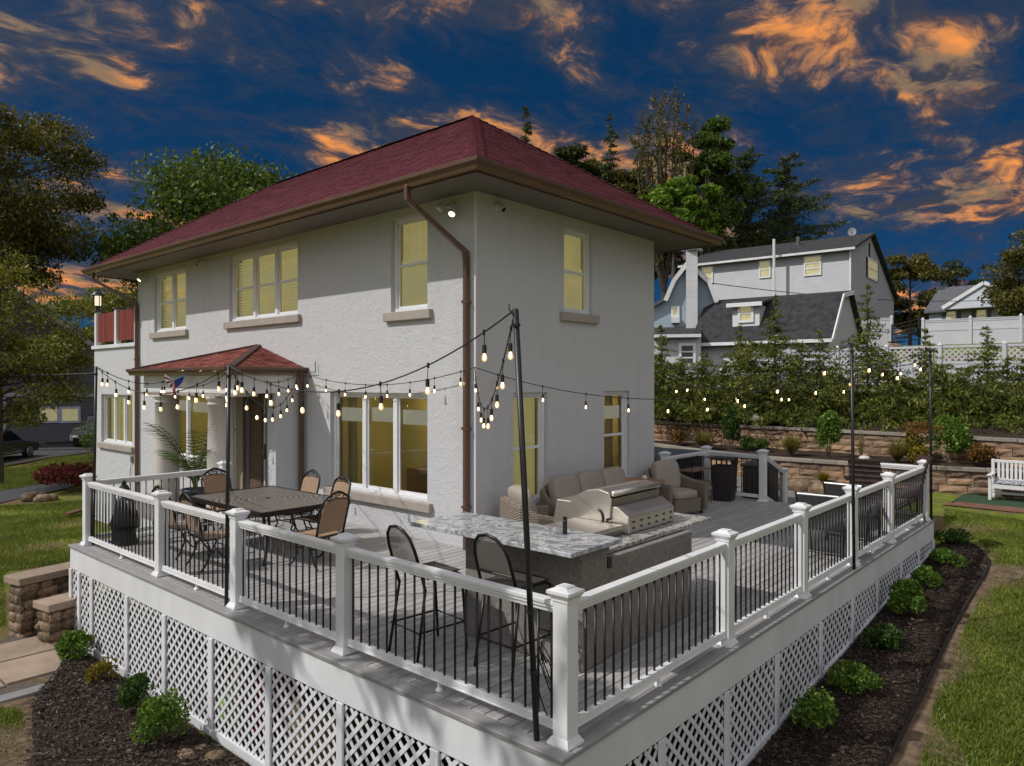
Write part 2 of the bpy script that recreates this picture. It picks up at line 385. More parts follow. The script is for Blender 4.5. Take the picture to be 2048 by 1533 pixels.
# dry ground along the left bed
D1 = [p + Vector((-.55 + .2 * math.sin(i), .25, 0)) for i, p in enumerate(EDGE_L[:-6])]
bed('bare_soil_right', [p + Vector((.05, -.42 - .22 * math.sin(i * .9), 0)) for i, p in enumerate(EDGE_R[4:-4])], [p + Vector((0, .03, 0)) for p in EDGE_R[4:-4]], soil_m, lift=.02, rows=3, bulge=0)
bed('bare_soil', D1, [p + Vector((.1, -.02, 0)) for p in EDGE_L[:-6]], soil_m, lift=.02, rows=3, bulge=.0)
# edging strip of the right bed
e = MB()
e.tube([p + Vector((0, 0, .045)) for p in EDGE_R], .022, 6)
tag(e.build('bed_edging', M('black_plastic_edging', (.02, .018, .016), r=.6), smooth=True), 'dark plastic edging curving round the mulch bed beside the lawn', 'edging')

DX0, DX1, DY0, DY1 = -3.8, 7.1, -4.5, 4.85
cr = MB()
for i in range(12):
    for j in range(10):
        q = [(DX0 + .1 + i * .9, DY0 + .08 + j * .93), (DX0 + .1 + (i + 1) * .9, DY0 + .08 + j * .93), (DX0 + .1 + (i + 1) * .9, DY0 + .08 + (j + 1) * .93), (DX0 + .1 + i * .9, DY0 + .08 + (j + 1) * .93)]
        if q[0][0] < 0 or q[0][1] < -.9: cr.quad(*[(x, y, float(gz(x, y)) + .02) for x, y in q])
tag(cr.build('crawl_space_soil', mulch_m), kind='structure')
# street and drive at the far left
def strip(name, pts, mat, dz, kind='structure'):
    m = MB(); m.add([(p.x, p.y, p.z + dz) for p in pts], [tuple(range(len(pts)))]); return tag(m.build(name, mat), kind=kind)
def flat(px, py, z=-1.2): return onz(px, py, z)
def road(name, far, near, mat, dz):
    m = MB(); k = len(far)
    def P(p): return (p.x, p.y, float(gz(p.x, p.y)) + dz)
    for r in range(9):
        for a, b in zip(far, near): m.v.append(P(a.lerp(b, r / 8)))
    for r in range(8):
        for j in range(k - 1): m.f.append((r * k + j, (r + 1) * k + j, (r + 1) * k + j + 1, r * k + j + 1))
    return tag(m.build(name, mat), kind='structure')
road('driveway', [gpt(px, y) for px, y in ((-260, 1035), (0, 978), (70, 962), (150, 945), (230, 935), (330, 930))], [gpt(px, y) for px, y in ((-260, 1075), (0, 1008), (70, 992), (150, 975), (230, 962), (330, 952))], asphalt_m, .03)
road('street', [gpt(px, y) for px, y in ((-300, 915), (0, 893), (90, 888), (180, 884), (330, 880))], [gpt(px, y) for px, y in ((-300, 985), (0, 934), (90, 917), (180, 905), (330, 893))], asphalt_m, .04)
kb = MB(); kp = [gpt(px, y) for px, y in ((-300, 987), (0, 935.5), (90, 918.5), (180, 906.5), (330, 894.5))]
kb.tube([p + Vector((0, 0, .06)) for p in kp], .1, 5); tag(kb.build('kerb', M('kerb_concrete', (.30, .28, .24), r=.85, var=.15)), kind='structure')

# ================================================================ deck
DX0, DX1, DY0, DY1 = -3.8, 7.1, -4.5, 4.85
deck = thing('deck', 'raised wraparound deck of grey composite boards with white fascia', 'deck', (1, -2, -.3))
bw = .14
k = 0; y = DY0 + bw + .006
while y < DY1 - bw - .05:
    x1 = DX1 - .006 if y + bw < .0 else (-.02 if y > -.14 else DX1 - .006)
    b = MB().box(DX0 + bw + .006, y, -.032 - .001 * (k % 3), x1, y + bw - .010, -.002 * ((k * 7) % 4) / 4)
    b.build('deck_board', board_m, deck, bev=.004, seg=1); y += bw; k += 1
for bx in ((DX0, DY0, DX0 + bw, DY1), (DX0 + bw, DY1 - bw - .04, -1.5, DY1), (DX0 + bw + .004, DY0, DX1, DY0 + bw)):
    MB().box(bx[0], bx[1], -.035, bx[2], bx[3], .003).build('border_board', border_m, deck, bev=.005, seg=1)
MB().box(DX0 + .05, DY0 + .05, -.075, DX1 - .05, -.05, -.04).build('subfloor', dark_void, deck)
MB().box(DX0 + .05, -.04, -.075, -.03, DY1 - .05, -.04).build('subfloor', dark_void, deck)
fz0, fz1 = -.345, -.038
for nm, bx in (('fascia', (DX0 + .02, DY0 + .045, fz0, DX0 + .045, DY1 - .02, fz1)), ('fascia', (DX0 + .02, DY0 + .02, fz0, 3.2, DY0 + .045, fz1)), ('fascia', (3.203, DY0 + .02, fz0, DX1 - .02, DY0 + .045, fz1)),
               ('fascia', (DX1 - .045, DY0 + .045, fz0, DX1 - .02, -.05, fz1)), ('fascia', (DX0 + .045, DY1 - .045, fz0, -1.5, DY1 - .02, fz1))):
    MB().box(*bx).build(nm, white_paint, deck, bev=.003, seg=1)
for px_, py_ in ((-3.6, -4.3), (-3.6, 0), (-3.6, 4.5), (0, -4.3), (3.4, -4.3), (6.8, -4.3), (6.8, -.3)):
    MB().box(px_ - .07, py_ - .07, float(gz(px_, py_)) - .2, px_ + .07, py_ + .07, -.08).build('support_post', M('treated_timber', (.16, .12, .07), r=.8), deck)

# lattice skirts: each diagonal strip is a piece
strip_me = MB().box(-.5, -.5, -.5, .5, .5, .5).mesh('lattice_strip', white_paint)
def skirt(label, p0, d, n, stations, zbot, swap):
    """p0 start of the skirt line, d along it, n outward"""
    d, n = Vector(d), Vector(n); p0 = Vector(p0)
    root = thing('lattice_skirt', label, 'lattice', p0 + d * stations[0] + Vector((0, 0, zbot(stations[0]))))
    root.rotation_euler = (0, 0, 0)
    for s in stations:
        m = MB(); c = p0 + d * s + n * .012; m.obox(c + Vector((0, 0, (zbot(s) + fz0) / 2 - .002)), d * .045, n * .012, Vector((0, 0, (fz0 - zbot(s)) / 2 - .004))); m.build('batten', white_paint, root, bev=.003, seg=1)
    for a, b in zip(stations, stations[1:]):
        m = MB(); za, zb = zbot(a), zbot(b)
        A, B = p0 + d * (a + .046), p0 + d * (b - .046)
        q = [A + Vector((0, 0, za - .01)), B + Vector((0, 0, zb - .01)), B + Vector((0, 0, zb + .085)), A + Vector((0, 0, za + .085))]
        fr = m.prism([v + n * .02 for v in q], -n * .03).build('bottom_rail', white_paint, root)
        w = b - a - .05; zlo = min(za, zb) + .05; h = fz0 - zlo - .004; ctr = (a + b) / 2
        for sgn in (1, -1):
            nk = int((w + h) / .15) + 1
            for kk in range(nk):
                # line  u*sgn + v = c  clipped to the bay (u in +-w/2, v in 0..h)
                cc = -w / 2 + (kk + .5) * (w + h) / nk
                pts = []
                lo_v = lambda u: za + (zb - za) * (u / w + .5) + .03 - zlo
                us = np.linspace(-w / 2, w / 2, 49); vs = cc - us
                ok = (vs >= np.array([lo_v(u * sgn) for u in us])) & (vs <= h)
                if ok.sum() < 3: continue
                u0, u1 = us[ok][0], us[ok][-1]; v0, v1 = cc - u0, cc - u1
                if u1 - u0 < .03: continue
                P0 = p0 + d * (ctr + u0 * sgn) + Vector((0, 0, zlo + v0)); P1 = p0 + d * (ctr + u1 * sgn) + Vector((0, 0, zlo + v1))
                o = bpy.data.objects.new('lattice_strip', strip_me); COL.objects.link(o); o.parent = root
                L = P1 - P0; u = L.normalized(); v = n.cross(u).normalized()
                mw = Matrix((u * (L.length + .01), n * .006, v * .037)).transposed().to_4x4(); mw.translation = (P0 + P1) / 2 - n * (.006 if sgn > 0 else .0135)
                o.matrix_parent_inverse = root.matrix_basis.inverted(); o.matrix_basis = mw
    return root
skirt('long white lattice skirt under the left side of the deck', (DX0 + .03, 0, 0), (0, 1, 0), (-1, 0, 0), [-4.44, -3.26, -2.04, -.845, .354, 1.54, 2.68, 3.94, 4.45, 4.8], lambda s: -1.42, 0)
skirt('white lattice skirt tapering along the right side of the deck', (0, DY0 + .03, 0), (1, 0, 0), (0, -1, 0), [-3.72, -2.5, -1.333, -.156, 1.163, 2.362, 3.513, 4.809, 5.948, 7.06], lambda s: min(-.60, -1.42 + (s + 3.8) * .0755), 0)

# ---------------------------------------------------------------- railings
bal_me = MB().lathe([(.0095, -.5), (.0095, .5)], 8).mesh('baluster', black_metal, True)
def post(par, x, y, z0=0.0, h=1.0):
    m = MB().box(x - .0625, y - .0625, z0 + .004, x + .0625, y + .0625, z0 + h)
    p = m.build('post', white_trim, par, bev=.006)
    c = MB()
    for (a, b, w0, w1) in ((h - .025, h - .005, .07, .07), (h - .005, h + .025, .074, .094), (h + .025, h + .045, .094, .094), (h + .045, h + .062, .088, .05), (h + .062, h + .072, .05, .046)):
        c.add([(x + sx * w, y + sy * w, z0 + z) for z, w in ((a, w0), (b, w1)) for sx, sy in ((-1, -1), (1, -1), (1, 1), (-1, 1))],
              [(0, 3, 2, 1), (4, 5, 6, 7), (0, 1, 5, 4), (1, 2, 6, 5), (2, 3, 7, 6), (3, 0, 4, 7)])
    c.build('post_cap', white_trim, p)
    c = MB()
    for (a, b, w0, w1) in ((.0045, .02, .092, .09), (.02, .055, .088, .068)):
        c.add([(x + sx * w, y + sy * w, z0 + z) for z, w in ((a, w0), (b, w1)) for sx, sy in ((-1, -1), (1, -1), (1, 1), (-1, 1))],
              [(0, 3, 2, 1), (4, 5, 6, 7), (0, 1, 5, 4), (1, 2, 6, 5), (2, 3, 7, 6), (3, 0, 4, 7)])
    c.build('post_skirt', white_trim, p)
def rail_between(par, a, b, za=0.0, zb=0.0, foot=True):
    a, b = Vector((a[0], a[1], za)), Vector((b[0], b[1], zb)); d = (b - a); L = d.length; u = d.normalized(); A = a + u * .064; B = b - u * .064
    up = Vector((0, 0, 1))
    m = MB(); m.bar(A + up * .942, B + up * .942, .085, .034); m.bar(A + up * .912, B + up * .912, .068, .026); m.bar(A + up * .885, B + up * .885, .046, .028)
    m.build('top_rail', white_trim, par, bev=.007, seg=2)
    m = MB(); m.bar(A + up * .115, B + up * .115, .05, .05); m.bar(A + up * .083, B + up * .083, .062, .016)
    m.build('bottom_rail', white_trim, par, bev=.004, seg=1)
    n = max(2, round(L / .118)); 
    for i in range(1, n):
        p = a.lerp(b, i / n)
        o = bpy.data.objects.new('baluster', bal_me); COL.objects.link(o); o.parent = par; o.matrix_parent_inverse = par.matrix_basis.inverted()
        o.location = p + up * .505; o.scale = (1, 1, .735)
    if foot and L > 1.2:
        p = (a + b) / 2; f = MB().lathe([(.034, .004), (.032, .012), (.016, .03), (.016, .074)], 8, p); f.build('rail_foot', white_trim, par)
def railing(label, pts, posts=None, ends=True):
    root = thing('deck_railing', label, 'railing', (pts[0][0], pts[0][1], 0))
    for i, p in enumerate(pts):
        if posts is None or i in posts: post(root, *p)
    for a, b in zip(pts, pts[1:]): rail_between(root, a, b)
    return root
railing('long white railing with black balusters above the left lattice, ending at the near corner post', [(-3.6, 4.62), (-3.6, 2.05), (-3.6, .1), (-3.6, -1.86), (-3.6, -4.37)])
railing('long white railing with black balusters above the right lattice, towards the lawn', [(-3.6, -4.37), (-1.13, -4.37), (.83, -4.37), (2.72, -4.37), (4.55, -4.37), (6.88, -4.37)], posts=(1, 2, 3, 4, 5))
railing('white railing crossing behind the dining table towards the porch columns', [(-3.6, 4.62), (-1.42, 4.72)], posts=(1,))
railing('white railing behind the metal shelf, from the house corner to the stair', [(5.2, -.16), (6.9, -.2), (6.9, -1.45)])
railing('short white railing at the far end of the deck beside the brown chairs', [(6.88, -4.37), (6.9, -3.2)], posts=())
sr = thing('stair_railing', 'short sloping white stair railing beside the dark storage box', 'railing', (6.95, -1.45, 0))
post(sr, 8.02, -1.45, -.40, .93); rail_between(sr, (6.965, -1.45), (8.02, -1.45), 0, -.42, False)
st = thing('deck_stair', 'grey steps leading down from the deck to the stone patio', 'stair', (7.5, -2.2, -.5))
for i in range(2): MB().box(7.1 + .3 * i, -3.0, -.17 * (i + 1) - .03, 7.42 + .3 * i, -1.52, -.17 * (i + 1)).build('tread', border_m, st, bev=.004); MB().box(7.11 + .3 * i, -2.98, -.17 * (i + 1) - .2, 7.39 + .3 * i, -1.54, -.17 * (i + 1) - .032).build('riser', white_paint, st)
# ================================================================ house
HX, HY = 5.06, 12.1
house = thing('house', 'white stucco two storey house with red hipped roof and brown gutters', 'house', (2.5, 6, -1.4))
Z = Vector((0, 0, 1))
def wallsheet(mb, o, u, n, U, z0, z1, holes, depth):
    """stucco face with real window openings; u along, n outward"""
    o, u, n = Vector(o), Vector(u), Vector(n); us = sorted({0, U} | {h[0] for h in holes} | {h[1] for h in holes}); zs = sorted({z0, z1} | {h[2] for h in holes} | {h[3] for h in holes})
    P = lambda a, z, dd=0: o + u * a + Z * z - n * dd
    for a, b in zip(us, us[1:]):
        for c, d in zip(zs, zs[1:]):
            if any(h[0] <= a and b <= h[1] and h[2] <= c and d <= h[3] for h in holes): continue
            mb.quad(P(a, c), P(b, c), P(b, d), P(a, d))
    for a, b, c, d in [h[:4] for h in holes]:
        for q in ((P(a, c), P(a, d), P(a, d, depth), P(a, c, depth)), (P(b, c), P(b, c, depth), P(b, d, depth), P(b, d)), (P(a, d), P(b, d), P(b, d, depth), P(a, d, depth)), (P(a, c), P(a, c, depth), P(b, c, depth), P(b, c))): mb.quad(*q)
def window(par, o, u, n, u0, u1, z0, z1, cols, kind='hung', blind=None, depth=.13, sill=True, name='window', frame_mat=None, blind_drop=None):
    fm = frame_mat or white_trim; o, u, n = Vector(o), Vector(u), Vector(n); Pt = lambda a, z, dd: o + u * a + Z * z - n * dd
    def bx(m, a, b, c, d, d0, d1): m.obox(Pt((a + b) / 2, (c + d) / 2, (d0 + d1) / 2), u * abs(b - a) / 2, n * abs(d1 - d0) / 2, Z * abs(d - c) / 2)
    f = MB(); w = .055; g = .003
    bx(f, u0 + g, u0 + w, z0 + g, z1 - g, depth - .06, depth + .03); bx(f, u1 - w, u1 - g, z0 + g, z1 - g, depth - .06, depth + .03)
    bx(f, u0 + w, u1 - w, z1 - w, z1 - g, depth - .058, depth + .03); bx(f, u0 + w, u1 - w, z0 + g, z0 + w, depth - .085, depth + .03)
    cw = (u1 - u0 - 2 * w) / cols; mul = .05 if cols > 1 else 0
    for i in range(1, cols): bx(f, u0 + w + cw * i - mul, u0 + w + cw * i + mul, z0 + w, z1 - w, depth - .05, depth + .03)
    fr = f.build(name, fm, par, bev=.004, seg=1)
    for i in range(cols):
        a = u0 + w + cw * i + (mul if i else 0) + .002; b = u0 + w + cw * (i + 1) - (mul if i < cols - 1 else 0) - .002; c, d = z0 + w + .002, z1 - w - .002; sw = .032
        s = MB(); bx(s, a, a + sw, c, d, depth - .02, depth + .02); bx(s, b - sw, b, c, d, depth - .02, depth + .02); bx(s, a + sw, b - sw, c, c + sw + .01, depth - .02, depth + .02); bx(s, a + sw, b - sw, d - sw, d, depth - .02, depth + .02)
        if kind == 'hung': bx(s, a + sw, b - sw, (c + d) / 2 - .022, (c + d) / 2 + .022, depth - .022, depth + .02)
        s.build('sash', fm, fr)
        p = MB(); q = [Pt(a + sw, c + sw, depth + .004), Pt(b - sw, c + sw, depth + .004), Pt(b - sw, d - sw, depth + .004), Pt(a + sw, d - sw, depth + .004)]; p.quad(*(q if u.cross(Z).dot(n) > 0 else q[::-1])); p.build('pane', glass_m, fr)
        if blind == 'slats':
            m = MB(); zz = c + .01
            while zz < d - .02:
                m.obox(Pt((a + b) / 2, zz, depth + .075), u * (b - a) / 2, n * .014 + Z * .019, Z * .0012 - n * .0010); zz += .062
            m.build('blind', glow_blind, fr)
            m = MB(); bx(m, a - .05, b + .05, c - .05, d + .05, depth + .16, depth + .17); m.build('lit_room', glow_room, fr)
        elif blind == 'shade':
            m = MB(); bx(m, a, b, c, (c + d) / 2 + .1, depth + .06, depth + .065); m.build('blind', glow_blind, fr)
            m = MB(); bx(m, a - .5, b + .5, c - .25, d + .25, depth + .30, depth + .31); m.build('lit_room', glow_room, fr)
        elif blind == 'half':
            m = MB(); bx(m, a + .01, b - .01, d - .46 + .02 * (i % 2), d - .22 + .02 * (i % 2), depth + .07, depth + .1); m.build('blind', paper_blind, fr)
            if i == 0:
                x0, x1, c0, d1 = u0 - .12, u1 + .12, z0 - .45, z1 + .22; m = MB()
                for q in ((x0, x1, c0, d1, depth + 1.5, depth + 1.52), (x0 - .02, x0, c0, d1, depth + .14, depth + 1.5), (x1, x1 + .02, c0, d1, depth + .14, depth + 1.5), (x0, x1, c0 - .02, c0, depth + .14, depth + 1.5), (x0, x1, d1, d1 + .02, depth + .14, depth + 1.5)): bx(m, *q)
                bx(m, x0, u0 - .004, c0, d1, depth + .132, depth + .14); bx(m, u1 + .004, x1, c0, d1, depth + .132, depth + .14)
                m.build('lit_room', room_cream, fr); m = MB(); bx(m, (u0 + u1) / 2 - .35, (u0 + u1) / 2 + .35, d1 - .05, d1 - .03, depth + .75, depth + 1.2); m.build('ceiling_lamp', room_lamp, fr)
                for e0 in (u0 + .02, u1 - .30):
                    m = MB(); pts = [(e0 + .28 * k / 14, depth + .24 + .025 * math.sin(k * 1.9)) for k in range(15)]
                    for (p1, q1), (p2, q2) in zip(pts, pts[1:]): m.quad(Pt(p1, c0 + .1, q1), Pt(p2, c0 + .1, q2), Pt(p2, d1 - .1, q2), Pt(p1, d1 - .1, q1))
                    m.build('curtain', M('drawn_curtain', (.38, .33, .19), r=.9, var=.1), fr)
                m = MB(); bx(m, (u0 + u1) / 2 - .1, (u0 + u1) / 2 + .55, c0 + .01, c0 + .75, depth + 1.0, depth + 1.3); m.build('cabinet', M('indoor_cabinet', (.20, .13, .06), r=.5, var=.2), fr, bev=.02)
        else:
            m = MB(); bx(m, a - .03, b + .03, c - .03, d + .03, depth + .12, depth + .13); m.build('lit_room', glow_dim if blind == 'curtain' else glow_room, fr)
    if sill:
        m = MB(); bx(m, u0 - .12, u1 + .12, z0 - .15, z0 - .004, -.075, .1); m.build('sill', tan_sill, fr, bev=.012)
    return fr
OL, UL, NL = (0, 0, 0), (0, 1, 0), (-1, 0, 0)
OR_, UR, NR = (0, 0, 0), (1, 0, 0), (0, -1, 0)
left_holes = [(9.36, 11.1, 3.66, 5.10), (4.68, 7.32, 3.72, 5.10), (1.04, 1.93, 3.58, 5.10), (1.04, 3.63, .58, 2.27), (8.2, 10.75, .66, 2.26), (5.62, 6.62, .05, 2.2), (12.45, 14.62, .76, 2.1)]
right_holes = [(2.12, 2.95, 3.62, 5.06), (.84, 1.68, .52, 2.28), (3.3, 4.17, .66, 2.28)]
wm = MB()
wallsheet(wm, OL, UL, NL, HY, -1.5, 5.24, left_holes[:6], .26); wallsheet(wm, OR_, UR, NR, HX, -1.5, 5.24, right_holes, .26)
wm.quad((HX, 0, -1.5), (HX, HY, -1.5), (HX, HY, 5.24), (HX, 0, 5.24)); wm.quad((0, HY, 3.2), (0, HY, 5.24), (HX, HY, 5.24), (HX, HY, 3.2))
wm.quad((.27, .27, -1.4), (.27, HY - .1, -1.4), (HX - .1, HY - .1, -1.4), (HX - .1, .27, -1.4))
wm.build('wall', stucco, house)
for h, c, b, k in ((left_holes[0], 2, 'slats', 'hung'), (left_holes[1], 3, 'slats', 'hung'), (left_holes[2], 1, 'shade', 'hung'), (left_holes[3], 3, 'half', 'fixed'), (left_holes[4], 2, 'half', 'fixed')):
    window(house, OL, UL, NL, *h, c, k, b)
for h, b in zip(right_holes, ('shade', 'curtain', 'half')): window(house, OR_, UR, NR, *h, 1, 'hung', b, sill=h[2] > 3)
# trim beads on the corner
MB().box(-.012, -.012, -.3, .012, .012, 5.2).build('corner_bead', white_paint, house)

# roof ----------------------------------------------------------------
OV, EZ, RZ = .87, 5.33, 7.62
E0 = [Vector((-OV, -OV, EZ)), Vector((HX + OV, -OV, EZ)), Vector((HX + OV, HY + OV, EZ)), Vector((-OV, HY + OV, EZ))]
R0, R1 = Vector((HX / 2, HX / 2, RZ)), Vector((HX / 2, HY - HX / 2, RZ))
def shingle_field(mb, e0, e1, r0, r1, step=.135, tab=.30, th=.012):
    """courses of tabs from the eave e0-e1 up to r0-r1"""
    mid0, mid1 = (e0 + e1) / 2, (r0 + r1) / 2; u = (e1 - e0).normalized(); up = (mid1 - mid0); up = up - u * up.dot(u); L = up.length; up.normalize(); n = u.cross(up)
    if n.z < 0: n = -n
    k = 0; s = -.02
    while s < L - .02:
        def lim(sv):
            f = max(0, min(1, sv / L)); a = e0.lerp(r0, f); b = e1.lerp(r1, f); return (a - e0).dot(u), (b - e0).dot(u)
        a, b = lim(s); ua = a - (tab * .5 if k % 2 else 0); s2 = min(s + step * 1.15, L)
        a2, b2 = lim(s2)
        x = ua
        while x < b:
            x0, x1 = max(x, a), min(x + tab - .012, b)
            if x1 - x0 > .02:
                y0, y1 = min(max(x0, a2), b2), max(min(x1, b2), a2); j = random.uniform(-.004, .004); h = th + random.uniform(0, .006)
                p = [e0 + u * x0 + up * (s + j) + n * h, e0 + u * x1 + up * (s + j) + n * h, e0 + u * y1 + up * s2 + n * .003, e0 + u * y0 + up * s2 + n * .003, e0 + u * x0 + up * (s + j), e0 + u * x1 + up * (s + j)]
                mb.add(p, [(0, 1, 2, 3), (4, 5, 1, 0)])
            x += tab
        s += step; k += 1
rb = MB(); d_ = Z * .012
rb.add([p - d_ for p in E0] + [R0 - d_, R1 - d_], [(3, 0, 4, 5), (0, 1, 4), (1, 2, 5, 4), (2, 3, 5)]); roof = rb.build('roof', shingle_m, house)
sh = MB()
for a, b, c, d in ((E0[3], E0[0], R1, R0), (E0[0], E0[1], R0, R0), (E0[1], E0[2], R0, R1), (E0[2], E0[3], R1, R1)): shingle_field(sh, a, b, c, d)
so_ = sh.build('shingles', shingle_m, roof); so_['kind'] = 'stuff'
cp = MB()
for a, b in ((E0[0], R0), (E0[1], R0), (E0[3], R1), (E0[2], R1), (R0, R1)):
    n = int((b - a).length / .16); w = (b - a).cross(Z).normalized()
    for i in range(n):
        p, q = a.lerp(b, i / n) + Z * .028, a.lerp(b, (i + 1.25) / n) + Z * .014
        cp.add([p + w * .13 - Z * .05, p + Z * .008, p - w * .13 - Z * .05, q + w * .12 - Z * .05, q, q - w * .12 - Z * .05], [(0, 1, 4, 3), (1, 2, 5, 4), (0, 2, 1)])
o_ = cp.build('ridge_caps', shingle_m, roof); o_['kind'] = 'stuff'
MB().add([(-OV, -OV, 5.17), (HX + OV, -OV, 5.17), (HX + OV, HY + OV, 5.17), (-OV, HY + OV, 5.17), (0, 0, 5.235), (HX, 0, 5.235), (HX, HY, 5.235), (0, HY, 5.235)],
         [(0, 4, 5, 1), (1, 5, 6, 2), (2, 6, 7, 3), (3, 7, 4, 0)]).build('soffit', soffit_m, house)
def gutter(par, a, b, out, mat=None, s=1.0, ea=0, eb=0):
    """K-style gutter profile swept from a to b; out = outward"""
    a, b, out = Vector(a), Vector(b), Vector(out); d = (b - a).normalized(); prof = [(0, 0), (.07, 0), (.085, .05), (.12, .085), (.12, .13), (.108, .135), (.1, .125), (0, .13)]
    m = MB(); k = len(prof)
    ra = [a + out * x * s + Z * z * s - d * (x * ea * s) for x, z in prof]; rb_ = [b + out * x * s + Z * z * s + d * (x * eb * s) for x, z in prof]
    m.add(ra + rb_, [tuple(range(k)), tuple(range(k, 2 * k))[::-1]] + [(i, k + i, k + (i + 1) % k, (i + 1) % k) for i in range(k)])
    return m.build('gutter', mat or brown_metal, par)
fb = OV + .0
for a, b, o2 in (((-fb, HY + fb, 5.17), (-fb, -fb, 5.17), (-1, 0, 0)), ((-fb, -fb, 5.17), (HX + fb, -fb, 5.17), (0, -1, 0)), ((HX + fb, -fb, 5.17), (HX + fb, HY + fb, 5.17), (1, 0, 0)), ((HX + fb, HY + fb, 5.17), (-fb, HY + fb, 5.17), (0, 1, 0))):
    gutter(house, a, b, o2, s=1.1, ea=1, eb=1)
    o3 = Vector(o2); m = MB(); A, B = Vector(a), Vector(b); m.bar(A + Z * .06 - o3 * .012, B + Z * .06 - o3 * .012, .02, .16); m.build('fascia_board', brown_metal, house)
# curved eave brackets
def bracket(p, out):
    p, out = Vector(p), Vector(out); m = MB(); sd = out.cross(Z); q = []
    for i in range(9):
        t = i / 8; q.append(p + out * (.04 + .62 * t) + Z * (-.62 + .60 * (math.sin(t * math.pi / 2) ** .8)))
    for a, b in zip(q, q[1:]): m.bar(a, b, .07, .075)
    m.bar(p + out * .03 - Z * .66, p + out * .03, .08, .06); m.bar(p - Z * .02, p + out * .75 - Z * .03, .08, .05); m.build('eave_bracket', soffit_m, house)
bracket((HX, .35, 5.19), (1, 0, 0)); bracket((HX, 3.0, 5.19), (1, 0, 0)); bracket((.35, HY, 5.19), (0, 1, 0)); bracket((2.6, HY, 5.19), (0, 1, 0))
def downspout(par, pts, r=.042, bands=()):
    m = MB(); P = [Vector(p) for p in pts]
    for a, b in zip(P, P[1:]):
        d = (b - a).normalized(); m.bar(a - d * .02, b + d * .02, .085, .07, up=(.02, .9, .3) if abs(d.z) > .9 else (0, 0, 1))
    o = m.build('downspout', brown_metal, par, bev=.012)
    bm_ = MB()
    for z in bands: bm_.box(P[-1].x - .05, P[-1].y - .055, z, P[-1].x + .05, P[-1].y + .055, z + .04)
    if bands: bm_.build('strap', brown_metal, o)
downspout(house, [(-.93, .42, 5.18), (-.93, .42, 5.0), (-.075, .13, 4.35), (-.06, .13, 4.2), (-.06, .13, -.02)], bands=(3.6, 1.75, .6))
downspout(house, [(-.9, 12.55, 5.18), (-.9, 12.55, 5.02), (-.075, 12.02, 4.45), (-.06, 12.02, 4.3), (-.06, 12.02, -1.3)], bands=(3.0,))
# far wing with its own lower roof
rw = [Vector(v) for v in ((5.2, 4.6, 4.62), (8.6, 4.6, 4.62), (8.6, 9, 4.62), (5.2, 9, 4.62), (5.2, 6.8, 5.6), (7.2, 6.8, 5.6))]
wing = MB().add(rw, [(0, 1, 5, 4), (1, 2, 5), (2, 3, 4, 5)]).build('rear_roof', shingle_old, house)
s2 = MB(); shingle_field(s2, rw[0], rw[1], rw[4], rw[5]); shingle_field(s2, rw[1], rw[2], rw[5], rw[5]); x_ = s2.build('rear_shingles', shingle_old, wing); x_['kind'] = 'stuff'
gutter(house, (5.07, 4.6, 4.48), (8.6, 4.6, 4.48), (0, -1, 0), eb=1); gutter(house, (8.6, 4.6, 4.48), (8.6, 9, 4.48), (1, 0, 0), ea=1)
MB().box(5.08, 5.2, -1, 8.0, 8.8, 4.5).build('rear_wall', stucco, house)
# porch ---------------------------------------------------------------
PD, PY0, PY1, PEZ = 1.45, 4.42, 8.54, 2.70
pe = [Vector((0, PY0, PEZ)), Vector((-PD, PY0, PEZ)), Vector((-PD, PY1, PEZ)), Vector((0, PY1, PEZ))]; pa = Vector((-.01, 6.1, 3.17))
pr_ = MB().add([p - d_ for p in pe] + [pa - d_], [(0, 4, 1), (1, 4, 2), (2, 4, 3), (0, 1, 2, 3)]).build('porch_roof', shingle_old, house)
s3 = MB()
for a, b in ((pe[1], pe[0]), (pe[2], pe[1]), (pe[3], pe[2])): shingle_field(s3, a, b, pa, pa, step=.1, tab=.22)
x_ = s3.build('porch_shingles', shingle_old, pr_); x_['kind'] = 'stuff'
cp = MB()
for a in pe[1:3]: cp.bar(a + Z * .02, pa + Z * .02, .12, .025)
cp.build('hip_caps', M('dark_old_shingle', (.06, .03, .028), r=.9), pr_)
gutter(house, (-PD, PY1, PEZ - .12), (-PD, PY0, PEZ - .12), (-1, 0, 0), ea=1, eb=1); gutter(house, (-PD, PY0, PEZ - .12), (-.01, PY0, PEZ - .12), (0, -1, 0), ea=1); gutter(house, (-.01, PY1, PEZ - .12), (-PD, PY1, PEZ - .12), (0, 1, 0), eb=1)
MB().box(-PD + .02, PY0 + .02, 2.57, -.02, PY1 - .02, 2.6).build('porch_ceiling', white_paint, house)
pb = MB().box(-PD + .14, PY0 + .12, 2.24, -PD + .5, PY1 - .12, 2.568).box(-PD + .501, PY0 + .12, 2.24, -.003, PY0 + .42, 2.568).box(-PD + .501, PY1 - .42, 2.24, -.003, PY1 - .12, 2.568)
pb.build('porch_beam', white_paint, house, bev=.01)
pcap = MB().box(-PD + .1, PY0 + .08, 2.19, -PD + .54, PY1 - .08, 2.237); pcap.build('beam_moulding', tan_sill, house)
col_m = M('cream_column', (.56, .52, .47), r=.8, var=.05, vs=2, bump=.25, bs=50)
for cy in (7.72, 5.42):
    MB().lathe([(.27, -1.2), (.27, -.2), (.25, -.17), (.245, .3), (.235, 1.2), (.215, 2.02), (.235, 2.03), (.235, 2.06), (.22, 2.07), (.22, 2.1), (.26, 2.13), (.27, 2.188)], 28, (-PD + .32, cy, 0)).build('column', col_m, house, smooth=True)
MB().box(-.56, 4.50, -.3, -.004, 4.80, 2.236).build('pilaster', stucco, house, bev=.01)
